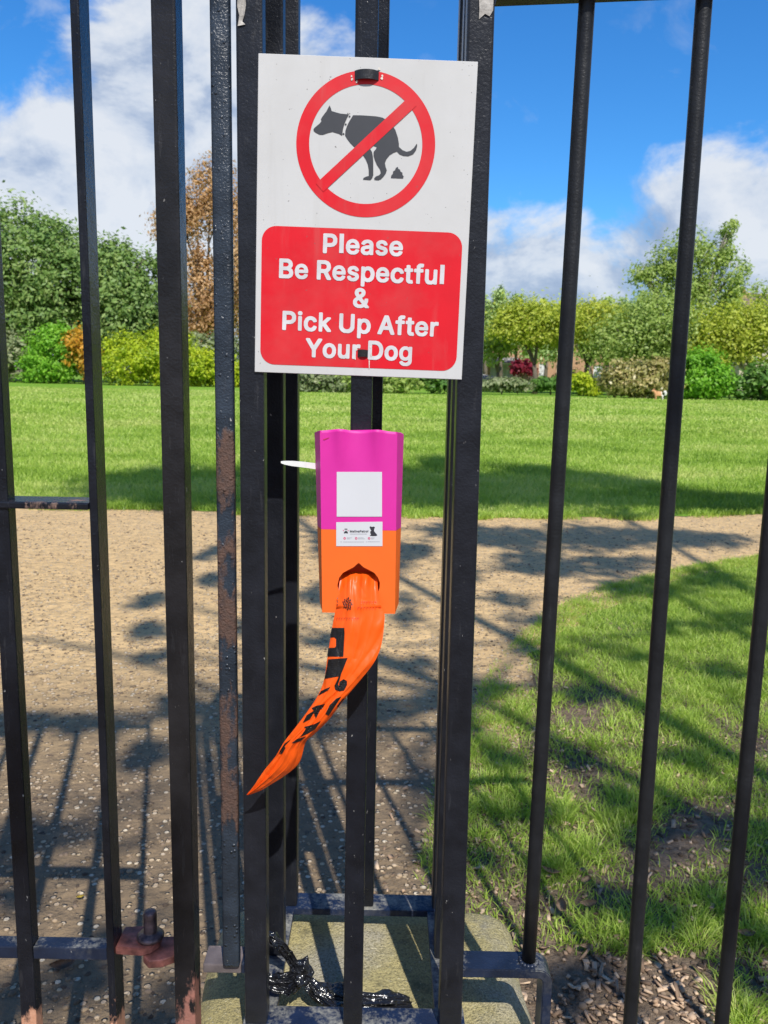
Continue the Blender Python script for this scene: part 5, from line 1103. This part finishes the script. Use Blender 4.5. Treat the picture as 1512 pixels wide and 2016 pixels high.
wood.tube([trunk_at+Vector((0, 0, -0.2)), trunk_at.lerp(fork, 0.5)+Vector((0.05, 0, 0)), fork], [0.24, 0.19, 0.16], 14)
hubs = [Vector((1.4, -1.6, 5.2)), Vector((2.6, -0.4, 5.8)), Vector((0.9, 0.3, 6.2)), Vector((3.2, 0.8, 6.6)), Vector((-1.2, -3.4, 5.0)), Vector((2.2, -2.2, 5.0))]
def clear(pts, x0=-0.17, x1=0.13, z0=0.2, z1=1.45):
    pts = [Vector(p) for p in pts]
    for a, c in zip(pts, pts[1:]):
        for k in range(25):
            q = a.lerp(c, k/24); t_ = (q.y-0.86)/S.y
            if t_ > 0:
                h_ = q-S*t_
                if x0 < h_.x < x1 and z0 < h_.z < z1: return False
    return True
def twig(pts, r, n):
    if clear(pts): wood.tube(pts, r, n)
for h_ in hubs: wood.tube([fork, fork.lerp(h_, 0.5)+Vector((0, 0, 0.25)), h_], [0.06, 0.04, 0.025], 9)
for (x, y, rx_, ry_, d_, hh) in PATCH:
    g0 = G(x, y); dist = (g0-CAM).length; rxm = rx_*dist/FPX
    rym = max(0.10, abs(G(x, y-ry_).y-G(x, y+ry_).y)/2)
    n = int(d_*(4.2 if y < 1012 else 3.6 if y < 1140 else 2.6 if x < 480 else 1.4)*math.pi*rxm*rym*430)+4
    ph = rng.uniform(0, 2*np.pi, n); q = np.sqrt(rng.random(n))*(1+0.15*rng.normal(size=n))
    k = max(2, int(n/30)); cc = np.stack([rng.normal(0, .55, k), rng.normal(0, .55, k)], 1); i = rng.integers(0, k, n)
    ex = 0.45*q*np.cos(ph)+0.65*cc[i, 0]+0.17*rng.normal(size=n); ey = 0.45*q*np.sin(ph)+0.65*cc[i, 1]+0.17*rng.normal(size=n)
    gz = np.stack([g0.x+rxm*ex, g0.y+rym*ey, np.zeros(n)], 1)
    hv = hh+rng.normal(0, 0.22, n)
    Cs.append(gz+np.array(S)[None]/S.z*hv[:, None])
    c0 = lift(g0, hh); hb = min(hubs, key=lambda h_: (h_-c0).length); mid = hb.lerp(c0, 0.5)+Vector((random.uniform(-.15, .15), random.uniform(-.15, .15), random.uniform(-.1, .2)))
    twig([hb, mid, c0], [0.022, 0.014, 0.006], 6)
    for _ in range(3):
        e = c0+Vector((rxm*random.uniform(-.8, .8), rym*random.uniform(-.8, .8), random.uniform(-.2, .3))); s0 = mid.lerp(c0, random.uniform(.2, .9))
        twig([s0, s0.lerp(e, .5)+Vector((0, 0, .04)), e], [0.009, 0.006, 0.003], 5)
for pl, r_, h_ in (([(-40, 1262), (60, 1256), (200, 1281), (350, 1328), (520, 1400)], 0.022, 6.0), ([(760, 1270), (900, 1268), (1100, 1262), (1300, 1250)], 0.018, 6.2), ([(200, 1420), (340, 1412), (480, 1395)], 0.02, 5.6), ([(1080, 1700), (1180, 1850), (1260, 2010)], 0.008, 4.9)):
    twig([lift(G(*p), h_) for p in pl], [r_*(0.6+0.4*k/(len(pl)-1)) for k in range(len(pl))], 8)
Cs = np.vstack(Cs)
s_np = np.array(S); tpar = (Cs[:, 1]-0.86)/s_np[1]            # where each leaf's shadow crosses the fence plane
hit = Cs-tpar[:, None]*s_np[None]
bad = (hit[:, 0] > -0.20) & (hit[:, 0] < 0.30) & (hit[:, 2] > 0.12) & (hit[:, 2] < 1.50) & (tpar > 0) & (rng.random(len(Cs)) < 0.985)
Cs = Cs[~bad]
up_ = np.tile(np.array([[0.1, -0.3, 0.9]]), (len(Cs), 1))
leaves('crown', Cs, up_, 0.046, M_shade, shade, rng.random(len(Cs)))
wood.build('trunk', M_bark, shade, True)
bpy.context.view_layer.update()
